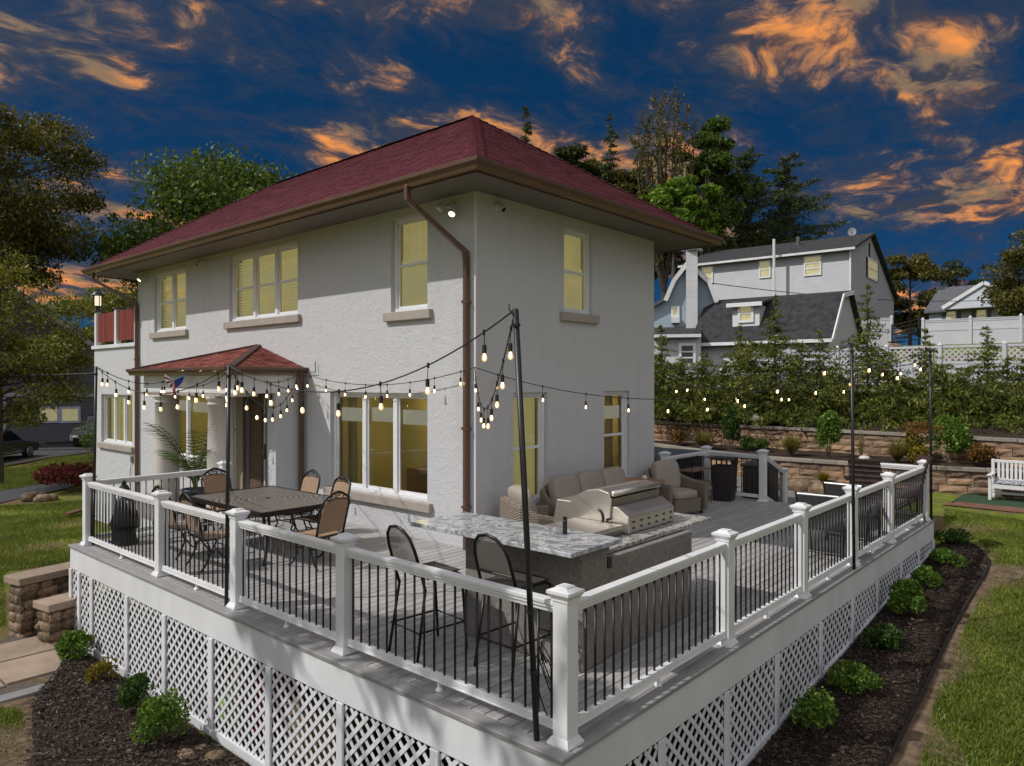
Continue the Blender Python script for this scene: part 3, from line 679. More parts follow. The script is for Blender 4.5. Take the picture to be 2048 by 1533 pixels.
downspout(house, [(-.10, 4.40, 2.6), (-.10, 4.40, -.02)])
# entrance
beige = M('beige_door_trim', (.30, .25, .18), r=.65, var=.08); brown_door = M('brown_door', (.13, .085, .055), r=.5, var=.2, vs=4, stretch=(8, 8, .8))
dm = MB().box(-.07, 6.62, .03, .02, 6.9, 2.35).box(-.07, 5.36, .03, .02, 5.62, 2.35).box(-.07, 5.62, 2.2, .02, 6.62, 2.35).box(-.1, 5.32, 2.35, .02, 6.94, 2.42); dm.build('door_frame', beige, house, bev=.008)
dd = MB().box(.05, 5.96, .05, .1, 6.58, 2.18).build('door', brown_door, house, bev=.006)
MB().box(.035, 6.05, .25, .052, 6.5, .95).box(.035, 6.05, 1.1, .052, 6.5, 2.0).build('door_panel', brown_door, dd, bev=.012); MB().box(.03, 5.91, .05, .11, 5.955, 2.18).build('door_stile', white_trim, dd)
MB().box(.08, 5.63, .05, .12, 5.90, 2.18).build('screen_door', black_metal, house); MB().box(.02, 5.90, .9, .04, 5.93, 1.2).build('door_handle', black_metal, dd)
MB().box(.26, 5.4, 0, .3, 6.9, 2.4).build('hall_wall', dark_void, house)
pf = MB().box(-PD - .1, 4.95, -.30, -.004, 9.0, .02); pf.build('porch_floor', M('porch_slab', (.24, .22, .2), r=.8, var=.15), house)
# sunroom wing --------------------------------------------------------
sm = MB(); wallsheet(sm, (0, 12.1, 0), UL, NL, 3.05, -1.5, 3.36, [(left_holes[6][0] - 12.1, left_holes[6][1] - 12.1, *left_holes[6][2:])], .24); sm.quad((0, 15.15, -1.5), (0, 15.15, 3.36), (4.6, 15.15, 3.36), (4.6, 15.15, -1.5)); sm.quad((0, 12.1, 3.36), (4.6, 12.1, 3.36), (4.6, 15.15, 3.36), (0, 15.15, 3.36))
sm.build('sunroom_wall', stucco, house)
window(house, OL, UL, NL, *left_holes[6], 3, 'fixed', None)
MB().box(-.06, 12.12, 3.362, .2, 15.22, 3.46).build('terrace_coping', white_paint, house, bev=.01)

# terrace fence on the sunroom roof: posts and red slats
tf = thing('terrace_fence', 'red slatted fence with white posts on the sunroom roof', 'fence', (.08, 13.7, 3.46))
red_slat = M('red_slat', (.20, .035, .022), r=.6, var=.25, vs=4, stretch=(6, 6, .6), orand=.18)
for py in (12.28, 13.62, 15.08):
    p = MB().box(.0, py - .07, 3.462, .14, py + .07, 4.42).build('post', white_paint, tf, bev=.006)
    MB().box(-.04, py - .11, 4.422, .18, py + .11, 4.46).build('post_cap', M('dark_cap', (.09, .08, .07), r=.7), p, bev=.006)
for a, b in ((12.36, 13.54), (13.70, 15.0)):
    n = 8
    for i in range(n):
        y = a + (b - a) * (i + .5) / n; w = (b - a) / n * .43; MB().box(.045, y - w, 3.56, .075, y + w, 4.36).build('slat', red_slat, tf)
    MB().box(.076, a, 3.66, .1, b, 3.72).box(.076, a, 4.2, .1, b, 4.26).build('cross_rail', red_slat, tf)
# ================================================================ retaining walls
cap_m = M('concrete_cap', (.26, .23, .19), r=.9, var=.25, vs=6, bump=.4, bs=70, orand=.15)
def block_m():
    mt = bpy.data.materials.new('split_face_block'); mt.use_nodes = True; t = NT(mt.node_tree)
    co = t.n('ShaderNodeTexCoord').outputs['Object']; oi = t.n('ShaderNodeObjectInfo').outputs['Random']
    off = t.n('ShaderNodeVectorMath', operation='ADD'); t.set(off.inputs[0], co); cm = t.n('ShaderNodeCombineXYZ')
    for i in range(3): t.set(cm.inputs[i], t.math('MULTIPLY', oi, 37.0 + 11 * i))
    t.set(off.inputs[1], cm.outputs[0]); v = off.outputs[0]
    col = t.ramp(t.math('ADD', t.math('MULTIPLY', t.noise(v, 5, 5, .65), .7), t.math('MULTIPLY', oi, .35)), [(.3, (.12, .09, .075)), (.5, (.30, .20, .135)), (.68, (.42, .26, .15)), (.85, (.33, .27, .21))])
    b = t.n('ShaderNodeBsdfPrincipled'); t.set(b.inputs['Base Color'], col); b.inputs['Roughness'].default_value = .95; b.inputs['Specular IOR Level'].default_value = .15
    bp = t.n('ShaderNodeBump'); bp.inputs['Strength'].default_value = .9; bp.inputs['Distance'].default_value = .03; t.set(bp.inputs['Height'], t.noise(v, 16, 5, .65)); t.t.links.new(bp.outputs[0], b.inputs['Normal'])
    o = t.n('ShaderNodeOutputMaterial'); t.t.links.new(b.outputs[0], o.inputs[0]); return mt
block_mat = block_m()
def rough_block(seed):
    r = random.Random(seed); n = 5; m = MB(); fx = []
    for j in range(4):
        for i in range(n):
            e = i in (0, n - 1) or j in (0, 3)
            m.v.append((-.5 + i / (n - 1), (-.5 + (.06 if e else 0) - (0 if e else r.uniform(-.03, .14))), -.5 + j / 3))
    for j in range(3):
        for i in range(n - 1): a = j * n + i; m.f.append((a, a + 1, a + n + 1, a + n))
    m.add([(-.5, -.44, -.5), (.5, -.44, -.5), (.5, .5, -.5), (-.5, .5, -.5), (-.5, -.44, .5), (.5, -.44, .5), (.5, .5, .5), (-.5, .5, .5)], [(0, 3, 2, 1), (4, 5, 6, 7), (1, 2, 6, 5), (2, 3, 7, 6), (3, 0, 4, 7)])
    return m.mesh('block', block_mat)
BLK = [rough_block(i) for i in range(6)]
def block_wall(label, pts, ztop, zbase, bl=.62, bh=.2):
    """course by course along a polyline whose outer side faces the deck"""
    root = thing('retaining_wall', label, 'retaining wall', (pts[0][0], pts[0][1], zbase)); ncap = 0
    P = [Vector((p[0], p[1], 0)) for p in pts]; seg = [(b - a).length for a, b in zip(P, P[1:])]; T = sum(seg)
    def pos(s):
        for a, b, l in zip(P, P[1:], seg):
            if s <= l: return a.lerp(b, s / l), (b - a).normalized()
            s -= l
        return P[-1], (P[-1] - P[-2]).normalized()
    nc = int(math.ceil((ztop - .09 - zbase) / bh)); me_c = MB().box(-.5, -.5, -.5, .5, .5, .5).mesh('cap_stone', cap_m)
    for c in range(nc + 1):
        cap = c == nc; s = (bl / 2 if c % 2 else 0); L = .6 if cap else bl
        while s < T - .05:
            l = L * random.uniform(.92, 1.06); p, d = pos(min(s + l / 2, T)); s += l
            o = bpy.data.objects.new('cap_stone' if cap else 'block', me_c if cap else random.choice(BLK)); COL.objects.link(o); o.parent = root; o.matrix_parent_inverse = root.matrix_basis.inverted()
            z = ztop - .045 if cap else ztop - .09 - bh * (nc - c - .5)
            nrm = Vector((d.y, -d.x, 0)); nrm = -nrm if nrm.dot(Vector((CAMX, CAMY, 0)) - p) < 0 else nrm
            mw = Matrix((d * (l - (.008 if cap else .014)), -nrm * (.34 if cap else .28), Z * ((.09 if cap else bh) - .006))).transposed().to_4x4()
            if mw.determinant() < 0: mw = Matrix((-d * (l - .012), -nrm * (.34 if cap else .28), Z * ((.09 if cap else bh) - .006))).transposed().to_4x4()
            mw.translation = p + Z * z + nrm * (.03 if cap else random.uniform(-.006, .006)); o.matrix_basis = mw
    bk = MB()
    for a, b in zip(P, P[1:]):
        d = (b - a).normalized(); nn = Vector((d.y, -d.x, 0)); nn = -nn if nn.dot(Vector((CAMX, CAMY, 0)) - a) > 0 else nn
        bk.bar(a + Z * (zbase + ztop - .1) / 2 + nn * .08, b + Z * (zbase + ztop - .1) / 2 + nn * .08, .18, ztop - .12 - zbase)
    bk.build('wall_core', dark_void, root)
    return root
LOW = [(15.1, -9.5), (14.72, -4.3), (14.0, -1.2), (13.85, 1.2), (14.5, 3.6), (15.7, 6.3), (17.0, 9.0), (18.6, 13.5)]
UPP = [(15.85, -9.5), (16.28, -4.83), (17.08, .92), (17.5, 7.1), (18.2, 11), (19.6, 16)]
block_wall('lower tan block retaining wall behind the patio and bench', LOW, .20, -.62)
block_wall('upper tan block retaining wall below the evergreen hedge', UPP, .90, .02)
# planted terrace and hillside
def ruled(name, A, B, za, zb, mat, rows=8, wob=.04):
    m = MB(); k = 40
    def samp(P, t):
        P = [Vector((p[0], p[1], 0)) for p in P]; seg = [(b - a).length for a, b in zip(P, P[1:])]; s = t * sum(seg)
        for a, b, l in zip(P, P[1:], seg):
            if s <= l: return a.lerp(b, s / l)
            s -= l
        return P[-1]
    for r in range(rows + 1):
        f = r / rows
        for j in range(k + 1):
            p = samp(A, j / k).lerp(samp(B, j / k), f); m.v.append((p.x, p.y, za(f) if callable(za) else za + (zb - za) * f + wob * math.sin(p.x * 3 + p.y * 2.3)))
    for r in range(rows):
        for j in range(k): a = r * (k + 1) + j; m.f.append((a, a + 1, a + k + 2, a + k + 1))
    return tag(m.build(name, mat, smooth=True), kind='structure')
ruled('planting_terrace', LOW, UPP, .10, .16, mulch_m)
FEN = [(26.5, -16), (26.2, -6), (26.8, 4), (28, 14), (29, 24)]
ruled('hillside', UPP, FEN, .80, 2.15, mulch_m, 10, .05)
ruled('upper_lawn', FEN, [(140, -90), (110, -20), (90, 40), (60, 120)], lambda f: 2.15 + 1.9 * min(1, f * 12) + 2.6 * f, 0, lawn_m, 24, .1)
hill = ruled('far_hill', [(140, -120), (110, -20), (90, 50), (60, 140)], [(300, -200), (250, 0), (200, 150), (100, 300)], 6.5, 9, M('far_woodland_floor', (.03, .04, .015), r=.95), 4, .5)

# ================================================================ foliage builders
bark = M('bark', (.075, .055, .042), r=.95, var=.4, vs=8, c2=(.12, .095, .075), stretch=(3, 3, .6), bump=.9, bs=22, bd=.03, spec=.1)
bark_pale = M('pale_bark', (.17, .15, .13), r=.95, var=.35, vs=7, stretch=(3, 3, .7), bump=.6, bs=20, bd=.02)
LM = dict(dark=leafmat('leaf_dark', (.040, .052, .014), (.11, .115, .03)), olive=leafmat('leaf_olive', (.085, .085, .016), (.22, .195, .042)),
          mid=leafmat('leaf_mid', (.07, .118, .020), (.17, .24, .045)), bright=leafmat('leaf_bright', (.11, .20, .018), (.25, .37, .05)),
          hedge=leafmat('leaf_hedge', (.085, .11, .016), (.30, .32, .055), 1.3), box=leafmat('leaf_box', (.085, .165, .018), (.22, .34, .045), 7), dwarf=leafmat('leaf_dwarf', (.035, .085, .014), (.10, .17, .03), 7),
          gold=leafmat('leaf_gold', (.17, .13, .012), (.34, .28, .03), 6), rust=leafmat('leaf_rust', (.15, .075, .018), (.27, .15, .03), 6), red=leafmat('leaf_red', (.10, .018, .018), (.20, .045, .035), 4),
          straw=leafmat('leaf_straw', (.20, .18, .055), (.42, .36, .16), 6), pine=leafmat('leaf_pine', (.045, .068, .02), (.11, .14, .04), 1.0), palm=leafmat('leaf_palm', (.08, .15, .02), (.26, .34, .06), 5), yellow=leafmat('leaf_yellowgreen', (.15, .165, .025), (.32, .30, .07)))
def crown_tree(name, label, base, height, trunk_h, r, rz, leaf, lm, nclump, nleaf, spread=.55, lean=(0, 0), bk=None, group=None, cz=None, hollow=.35, flat=0.0):
    base = Vector(base); root = thing(name, label, 'tree', base, 0, group); tm = MB();
    top = height; cz = trunk_h + (height - trunk_h) * .5 if cz is None else cz
    tr = max(.07, height * .017)
    lx, ly = lean
    trunk = [(lx * t * t, ly * t * t, -.3 + (top * .86 + .3) * t) for t in np.linspace(0, 1, 7)]
    tm.tube([tuple(base + Vector(p)) for p in trunk], [tr * (1 - .85 * t) + .012 for t in np.linspace(0, 1, 7)], 8)
    C = []
    for i in range(nclump):
        u = RNG.normal(size=3); u /= np.linalg.norm(u); rad = (hollow + (1 - hollow) * RNG.random()) ** (1 / 2)
        c = np.array([u[0] * r * rad, u[1] * r * rad, u[2] * rz * rad]); c[:2] *= RNG.uniform(.8, 1.18)
        c += np.array([lx * .6, ly * .6, cz]); C.append(c)
        z0 = max(trunk_h * .75, min(c[2] - .5 * np.hypot(c[0], c[1]), top * .8)); f = (z0 + .3) / (top * .86 + .3)
        s0 = np.array([lx * f * f, ly * f * f, z0]); mid = (s0 + c) / 2 + RNG.normal(size=3) * .12 * r + np.array([0, 0, .06 * r])
        br = tr * .38 * (1 - .5 * f)
        tm.tube([tuple(base + Vector(s0)), tuple(base + Vector(mid)), tuple(base + Vector(c))], [br, br * .6, br * .15], 5)
        for q in range(3):
            e = c + RNG.normal(size=3) * r * .22; mm = (mid * .4 + c * .6); tm.tube([tuple(base + Vector(mm)), tuple(base + Vector(e))], [br * .35, .008], 4)
    tm.build('trunk', bk or bark, root)
    C = np.array(C); per = nleaf // nclump; sc = r * spread * .45
    uu = RNG.normal(size=(nclump, per, 3)); uu /= np.linalg.norm(uu, axis=2)[..., None]; uu *= (RNG.random((nclump, per, 1)) ** .42) * 1.75
    pts = (C[:, None, :] + (uu + RNG.normal(size=uu.shape) * .16) * sc * np.array([1, 1, .66 - flat]) * RNG.uniform(.6, 1.35, size=(nclump, 1, 1))).reshape(-1, 3)
    V, Fq, rd = leaves(pts, leaf)
    link('crown', npmesh('crown', V + np.array(base), Fq, LM[lm], rd), root)
    return root
def conifer(name, label, base, height, r, lm, whorls=16, arms=7, tuft=.12, dens=1.0, group=None, droop=.25, start=.08, irregular=.25, up=0.0, asp=.3, powr=.8):
    base = Vector(base); root = thing(name, label, 'tree' if height > 2.9 else 'shrub', base, 0, group); tm = MB()
    tr = max(.018, height * .011); tm.tube([tuple(base + Vector((0, 0, z * height))) for z in (-.03, .3, .65, 1)], [tr, tr * .75, tr * .4, .006], 7); P = []
    for w in range(whorls):
        f = start + (1 - start) * (w + .3) / whorls; L0 = r * (1 - f) ** powr + .03 * r
        for a in range(max(3, int(arms * (1 - .4 * f)))):
            an = 2 * math.pi * (a + RNG.random() * .8) / arms + w * 1.3; L = L0 * RNG.uniform(1 - irregular, 1 + irregular); z0 = f * height + RNG.normal() * height * .012
            n = max(2, int(L / (tuft * .85) * dens)); t = (np.arange(n) + .6) / n
            x = np.cos(an) * L * t; y_ = np.sin(an) * L * t; z = z0 + up * L * t - droop * L * t ** 2
            if L > .35: tm.tube([tuple(base + Vector((0, 0, z0))), tuple(base + Vector((x[n // 2], y_[n // 2], z[n // 2]))), tuple(base + Vector((x[-1], y_[-1], z[-1])))], [tr * .3, tr * .18, .004], 4)
            k = 5; sp = L * .16 * (1.15 - t) + tuft * .35
            q = np.stack([x, y_, z], 1)[:, None, :] + RNG.normal(size=(n, k, 3)) * sp[:, None, None] * np.array([1, 1, .45]); P.append(q.reshape(-1, 3))
    tm.build('trunk', bark, root); P = np.concatenate(P)
    V, Fq, rd = leaves(P, tuft, asp, droop=(0, 0, -.25)); link('crown', npmesh('crown', V + np.array(base), Fq, LM[lm], rd), root); return root
def bush(name, label, base, h, r, lm, n=1400, leaf=.03, group=None, pointy=0.0, lobes=9, asp=.55, cat='shrub'):
    base = Vector(base); root = thing(name, label, cat, base, 0, group)
    L = RNG.normal(size=(lobes, 3)); L /= np.linalg.norm(L, axis=1)[:, None]; L[:, 2] = np.abs(L[:, 2]) * 1.0
    per = n // lobes; c = L * np.array([r * .58, r * .58, h * .42]) + np.array([0, 0, h * .42])
    if pointy: sc_ = 1 - pointy * np.clip(c[:, 2] / h, 0, 1); c[:, :2] *= sc_[:, None]
    rr = RNG.uniform(.7, 1.15, size=(lobes, 1, 1)); u = RNG.normal(size=(lobes, per, 3)); u /= np.linalg.norm(u, axis=2)[..., None]; u *= RNG.uniform(.55, 1, size=(lobes, per, 1)) ** .5
    P = (c[:, None, :] + u * rr * np.array([r * .42, r * .42, h * .30])).reshape(-1, 3); P = P[P[:, 2] > .01]
    V, Fq, rd = leaves(P, leaf, asp); link('foliage', npmesh('foliage', V + np.array(base), Fq, LM[lm], rd), root)
    tm = MB()
    for i in range(6):
        a = i * 1.05; tm.tube([tuple(base + Vector((0, 0, -.04))), tuple(base + Vector((math.cos(a) * r * .45, math.sin(a) * r * .45, h * .6)))], [.011, .003], 4)
    tm.build('stem', bark, root); return root
def tuft(name, label, base, h, r, lm, n=260, group=None, w=.012):
    base = Vector(base); root = thing(name, label, 'grass', base, 0, group); V = []; Fq = []
    a = RNG.random(n) * 2 * math.pi; L = RNG.uniform(.6, 1.1, n); out = RNG.uniform(.25, 1.0, n) * r; hh = h * L
    rows = []
    for k, t in enumerate((0, .45, .8, 1.0)):
        rad = out * t ** 1.5; z = hh * (t * 1.35 - .75 * t * t * (out / r)); ww = w * (1 - .9 * t)
        cx, cy = np.cos(a) * rad, np.sin(a) * rad; sx, sy = -np.sin(a) * ww, np.cos(a) * ww
        rows.append(np.stack([cx - sx, cy - sy, z], 1)); rows.append(np.stack([cx + sx, cy + sy, z], 1))
    V = np.stack(rows, 1).reshape(-1, 3); b = np.arange(n)[:, None] * 8
    Fq = np.concatenate([b + np.array([[2 * k, 2 * k + 1, 2 * k + 3, 2 * k + 2]]) for k in range(3)], 0)
    o = npmesh('blades', V + np.array(base), Fq, LM[lm], np.tile(RNG.random(n), 3)); link('blades', o, root); return root

# ---------------------------------------------------------------- trees
def tb(px, t, z): p = at(px, 763, t); return (p.x, p.y, z)
def zt(py, t): return CAMH + (HYP - py) * t / F_PX
def T(name, label, px, t, zb, top, bot, half, lm, ncl, nlf, leaf, spread=.5, hollow=.3, flat=.1, lean=(0, 0), trunk=None, bk=None):
    """a broadleaf tree surveyed by the extent of its crown"""
    z1, z0 = zt(top, t), zt(bot, t); rz = (z1 - z0) / 2; r = half * t / F_PX
    return crown_tree(name, label, tb(px, t, zb), z1 - zb, trunk if trunk is not None else max(1.0, z0 - zb), r * .84, rz * .84, leaf, lm, ncl, nlf, spread, lean, bk, None, (z0 + z1) / 2 - zb, hollow, flat)
T('oak_tree', 'big dark tree filling the upper left edge of the picture', -20, 40, -1.4, 175, 610, 252, 'olive', 70, 60000, .095, .40, .12, .2, trunk=4)
T('young_tree', 'loose light green tree in front of the dark house at left', -2, 27, -1.4, 490, 885, 185, 'yellow', 64, 26000, .06, .40, .1, .12, trunk=1.0)
T('maple_tree', 'full green tree rising behind the left end of the red roof', 448, 46, -1, 300, 660, 238, 'mid', 84, 52000, .13, .42)
T('distant_tree', 'pale yellow green tree glimpsed beyond the terrace lantern', 235, 66, -1, 545, 800, 130, 'yellow', 40, 16000, .15)
T('distant_tree', 'small treetop peeking over the red ridge', 790, 50, -1, 268, 420, 46, 'olive', 14, 4500, .10)
conifer('spruce_tree', 'narrow spruce tip just right of the roof peak', tb(1052, 60, 4), zt(206, 60) - 4, 3.0, 'pine', 30, 9, .17, 1.1, irregular=.35)
conifer('spruce_tree', 'slim dark spruce left of the tall bare tree', tb(1221, 62, 4), zt(228, 62) - 4, 3.3, 'pine', 26, 9, .17, 1.0, irregular=.4)
def vase_tree(name, label, base, height, half, lm, limbs=17, nleaf=2600, leaf=.10):
    """upright limbs rising like a vase, thin leaves along the twigs"""
    base = Vector(base); root = thing(name, label, 'tree', base); m = MB(); P = []; fork = height * .30
    m.tube([base - Z * .3, base + Z * fork], [.3, .2], 8)
    for i in range(limbs):
        a = i * 2.4 + random.uniform(-.3, .3); rr = half * math.sqrt((i + .5) / limbs); hh = height * random.uniform(.92, 1.0) * (1 - .26 * (rr / half) ** 2); z0 = fork * random.uniform(.75, 1.0); pts = []
        for t in np.linspace(0, 1, 8):
            rad = rr * (1.45 * t - .45 * t * t) * (1 if t < .7 else 1 - .25 * (t - .7)); pts.append(base + Vector((math.cos(a) * rad + random.uniform(-.05, .05), math.sin(a) * rad + random.uniform(-.05, .05), z0 + (hh - z0) * t)))
        m.tube(pts, [.13 * (1 - .88 * t) + .012 for t in np.linspace(0, 1, 8)], 5)
        for k in range(2, 8):
            for q in range(5):
                s0 = pts[k].lerp(pts[k - 1], random.random()); e = s0 + Vector((random.gauss(0, .35), random.gauss(0, .35), random.uniform(.35, 1.1))); m.tube([s0, e], [.03, .012], 4); P += [s0.lerp(e, random.uniform(.4, 1.1)) for _ in range(max(1, nleaf // (limbs * 30)))]
    m.build('trunk', bark, root); C = np.array([tuple(p) for p in P]); C += RNG.normal(size=C.shape) * .12; V, Fq, rd = leaves(C, leaf); link('crown', npmesh('crown', V, Fq, LM[lm], rd), root); return root
vase_tree('bare_tree', 'tall sparse tree with upright bare twigs against the sky', tb(1328, 60, 4), zt(150, 60) - 4, 3.2, 'olive', 26, 9500, .11)
T('maple_tree', 'tall dense green tree right of the bare tree', 1415, 62, 4, 185, 540, 74, 'mid', 54, 28000, .15, .42)
T('maple_tree', 'bright yellow green maple just above the right eave', 1347, 57, 3, 350, 520, 76, 'bright', 40, 17000, .13, .42)
T('maple_tree', 'bright green young tree in front of the pines', 1402, 56.5, 3, 320, 520, 44, 'bright', 28, 11000, .13, .45)
for px, t, top, half, nm in ((1492, 66, 300, 112, 'broad dark pine with level branches, nearer the house eave'), (1572, 68, 312, 108, 'broad dark pine leaning over the grey neighbour roof')):
    conifer('pine_tree', nm, tb(px, t, 4), zt(top, t) - 4, half * t / F_PX, 'pine', 17, 10, .20, 2.1, irregular=.5, droop=-.08, start=.20, up=.10, powr=.5, asp=.22)
conifer('pine_tree', 'small pine at the right end of the neighbour roofline trees', tb(1645, 70, 4), zt(455, 70) - 4, 2.8, 'pine', 10, 8, .17, 1.2, irregular=.4, droop=0, start=.3, powr=.5, asp=.25)
for px, t, top, bot, half, lm, nm in ((1125, 64, 268, 470, 62, 'dark', 'dark rounded tree behind the right slope of the roof'), (1180, 66, 290, 480, 62, 'olive', 'olive tree tucked between the two spruces'), (1258, 63, 318, 520, 66, 'olive', 'brownish tree below the bare tree behind the roof'), (1305, 70, 375, 580, 85, 'dark', 'dark low tree behind the eave at right'), (1430, 72, 440, 620, 75, 'dark', 'dark undergrowth tree below the pines beside the grey roof')):
    T('woodland_tree', nm, px, t, 4, top, bot, half, lm, 34, 17000, .14, .45)
T('distant_tree', 'yellow green tree between the two neighbour houses', 1820, 70, 4, 488, 690, 75, 'olive', 38, 18000, .13, .42)
T('oak_tree', 'dark rusty tree cut off by the right edge of the picture', 2085, 44, 3, 425, 690, 108, 'olive', 44, 24000, .09, .42)
T('distant_tree', 'thin tree behind the far white house', 1930, 80, 4, 505, 660, 48, 'dark', 18, 5000, .13)
# hedge of hemlocks behind the upper wall: (px, depth, ground z, height, radius)
hedge_spec = [(1286, 29.5, 3.2, 1.5), (1248, 31, 3.0, 1.6), (1322, 28, 3.6, 1.3), (1362, 27.5, 2.5, 1.5), (1405, 27, 2.7, 1.5), (1450, 26.5, 2.4, 1.6), (1480, 28, 3.5, 1.4), (1503, 26, 2.6, 1.5), (1550, 26, 4.75, 1.65), (1600, 25.5, 2.7, 1.6), (1640, 26, 3.2, 1.4), (1672, 24.8, 2.4, 1.5),
              (1735, 25, 4.35, 1.65), (1775, 24.2, 2.3, 1.5), (1818, 24, 1.9, 1.4), (1852, 25, 3.4, 1.2), (1885, 23.2, 2.1, 1.5), (1930, 22.8, 2.0, 1.5), (1975, 23.4, 3.6, 1.35), (2015, 22.2, 2.2, 1.5), (2060, 21.8, 2.7, 1.5)]
words = ['hidden just behind the house corner', 'farthest left, behind the house', 'at the house corner', 'right of the house corner', 'behind the rust shrub', 'above the pointed evergreen, left side', 'behind the mushroom ornament', 'right above the mushroom ornament', 'rising highest in front of the dormer roof', 'right of the tallest spire', 'beside the lattice fence start', 'behind the string light pole',
         'with a tall spire in front of the grey gable', 'right of the gable spire', 'low, below the hanging bulb', 'thin, in front of the lattice fence', 'behind the right string light pole', 'left of the right spire', 'with the rightmost spire before the white fence', 'right of the rightmost spire', 'cut off by the right picture edge']
for (px, t, h, r), w in zip(hedge_spec, words):
    p = at(px, 763, t); conifer('hemlock', 'feathery green hemlock in the hedge ' + w, (p.x, p.y, .85 + max(0, (t - 24)) * .06), h * random.uniform(.92, 1.15), r * (1.25 if h > 3 else random.uniform(.85, 1.15)), 'hedge', int(7 + h * 2.6), 9, .07, .85, 'hemlock hedge above the retaining wall', droop=.18, up=.12, start=.04, irregular=.5, powr=1.25 if h > 3 else random.uniform(.5, .9), asp=.24)

# the tree left of the camera whose crown shades the near corner of the deck
crown_tree('shade_tree', 'leafy tree left of the camera shading the near deck corner', (-10.0, .7, -1.45), 9.6, 4.0, 2.6, 2.3, .10, 'mid', 26, 9000, .30, cz=7.9, hollow=.15)
# ================================================================ plants near the house
def terr(px, py, z=.14): return onz(px, py, z)
for px, py, nm in ((1636, 1490, 'small bright green boxwood nearest the camera in the right bed'), (1712, 1398, 'small green boxwood second from the camera in the right bed'), (1765, 1308, 'small green boxwood third from the camera in the right bed'),
                   (1818, 1244, 'small green boxwood fourth from the camera in the right bed'), (1853, 1190, 'small green boxwood fifth from the camera in the right bed'), (1894, 1143, 'small green boxwood sixth from the camera in the right bed'), (1905, 1098, 'dark green boxwood at the far tip of the right bed')):
    p = gpt(px, py); bush('boxwood', nm, (p.x, p.y, p.z + .06), random.uniform(.28, .48), random.uniform(.22, .35), 'box' if px != 1765 and px != 1905 else 'dwarf', random.choice((900, 1300, 1600)), random.uniform(.018, .027), 'boxwoods along the right side of the deck', lobes=random.choice((6, 8, 10, 13)))
for px, py, nm, lm, h in ((150, 1330, 'bright green boxwood beside the stone steps', 'box', .40), (282, 1436, 'dark green boxwood in the left mulch bed', 'dwarf', .44), (325, 1500, 'light green boxwood nearest the camera in the left bed', 'box', .50)):
    p = gpt(px, py); bush('boxwood', nm, (p.x, p.y, p.z + .05), h, h * .62, lm, 2200, .021, 'boxwoods along the left side of the deck', lobes=14)
p = gpt(203, 1375); bush('barberry', 'small orange gold shrub in the left mulch bed', (p.x, p.y, p.z + .04), .34, .2, 'gold', 700, .02)
for px, py, h, r, lm, nm, po in ((1462, 899, 1.36, .46, 'dwarf', 'pointed bright green evergreen on the terrace left of the mushroom', .6), (1657, 915, 1.35, .48, 'box', 'leafy green shrub beside the left string light pole on the terrace', .35), (1893, 928, 1.25, .72, 'box', 'large double mounded green shrub right of the far pole', .3),
                                (1355, 890, .5, .36, 'rust', 'low rust and green shrub at the left end of the terrace', 0), (1499, 902, .42, .34, 'dwarf', 'low dark shrub right of the pointed evergreen', 0), (1522, 904, .42, .3, 'mid', 'low green shrub next to the grass clump', 0), (1966, 934, .58, .44, 'rust', 'round gold brown shrub left of the white bench', 0), (1828, 924, .95, .3, 'gold', 'yellow green shrub left of the far pole', .2), (1838, 930, .5, .3, 'gold', 'yellow shrub behind the brown chair', 0)):
    p = terr(px, py); bush('terrace_shrub', nm, p, h, r, lm, int(2400 * max(.4, h)), .04, 'shrubs on the planted terrace', pointy=po, lobes=16)
p = terr(1845, 880, .9); bush('smoke_bush', 'orange leaved bush at the hedge foot near the far pole', (p.x, p.y, .86), .5, .7, 'rust', 500, .05, asp=.3)
for px, py, nm in ((1405, 898, 'striped grass clump left of the pointed evergreen'), (1583, 911, 'striped grass clump below the mushroom ornament'), (1795, 925, 'straw coloured grass clump behind the brown chairs')):
    tuft('ornamental_grass', nm, terr(px, py), .62, .6, 'straw', 700, 'grass clumps on the terrace', .014)
p = onz(1647, 968, -.40); tuft('golden_grass', 'yellow grass clump among the patio rocks', p, .34, .42, 'gold', 380, w=.012)
p = terr(1722, 918); tuft('dry_perennial', 'thin dry stems between the two string light poles on the terrace', p, .9, .35, 'straw', 60, w=.01)
# weeping red maple by the drive
p = gpt(140, 985); bush('red_maple', 'low weeping red maple beside the driveway', p, 1.0, 1.25, 'red', 3600, .055, lobes=20)
p = gpt(186, 930); bush('tall_weeds', 'tall green weeds at the corner of the sunroom', (p.x, p.y, p.z), 1.9, .9, 'mid', 900, .09, asp=.2)
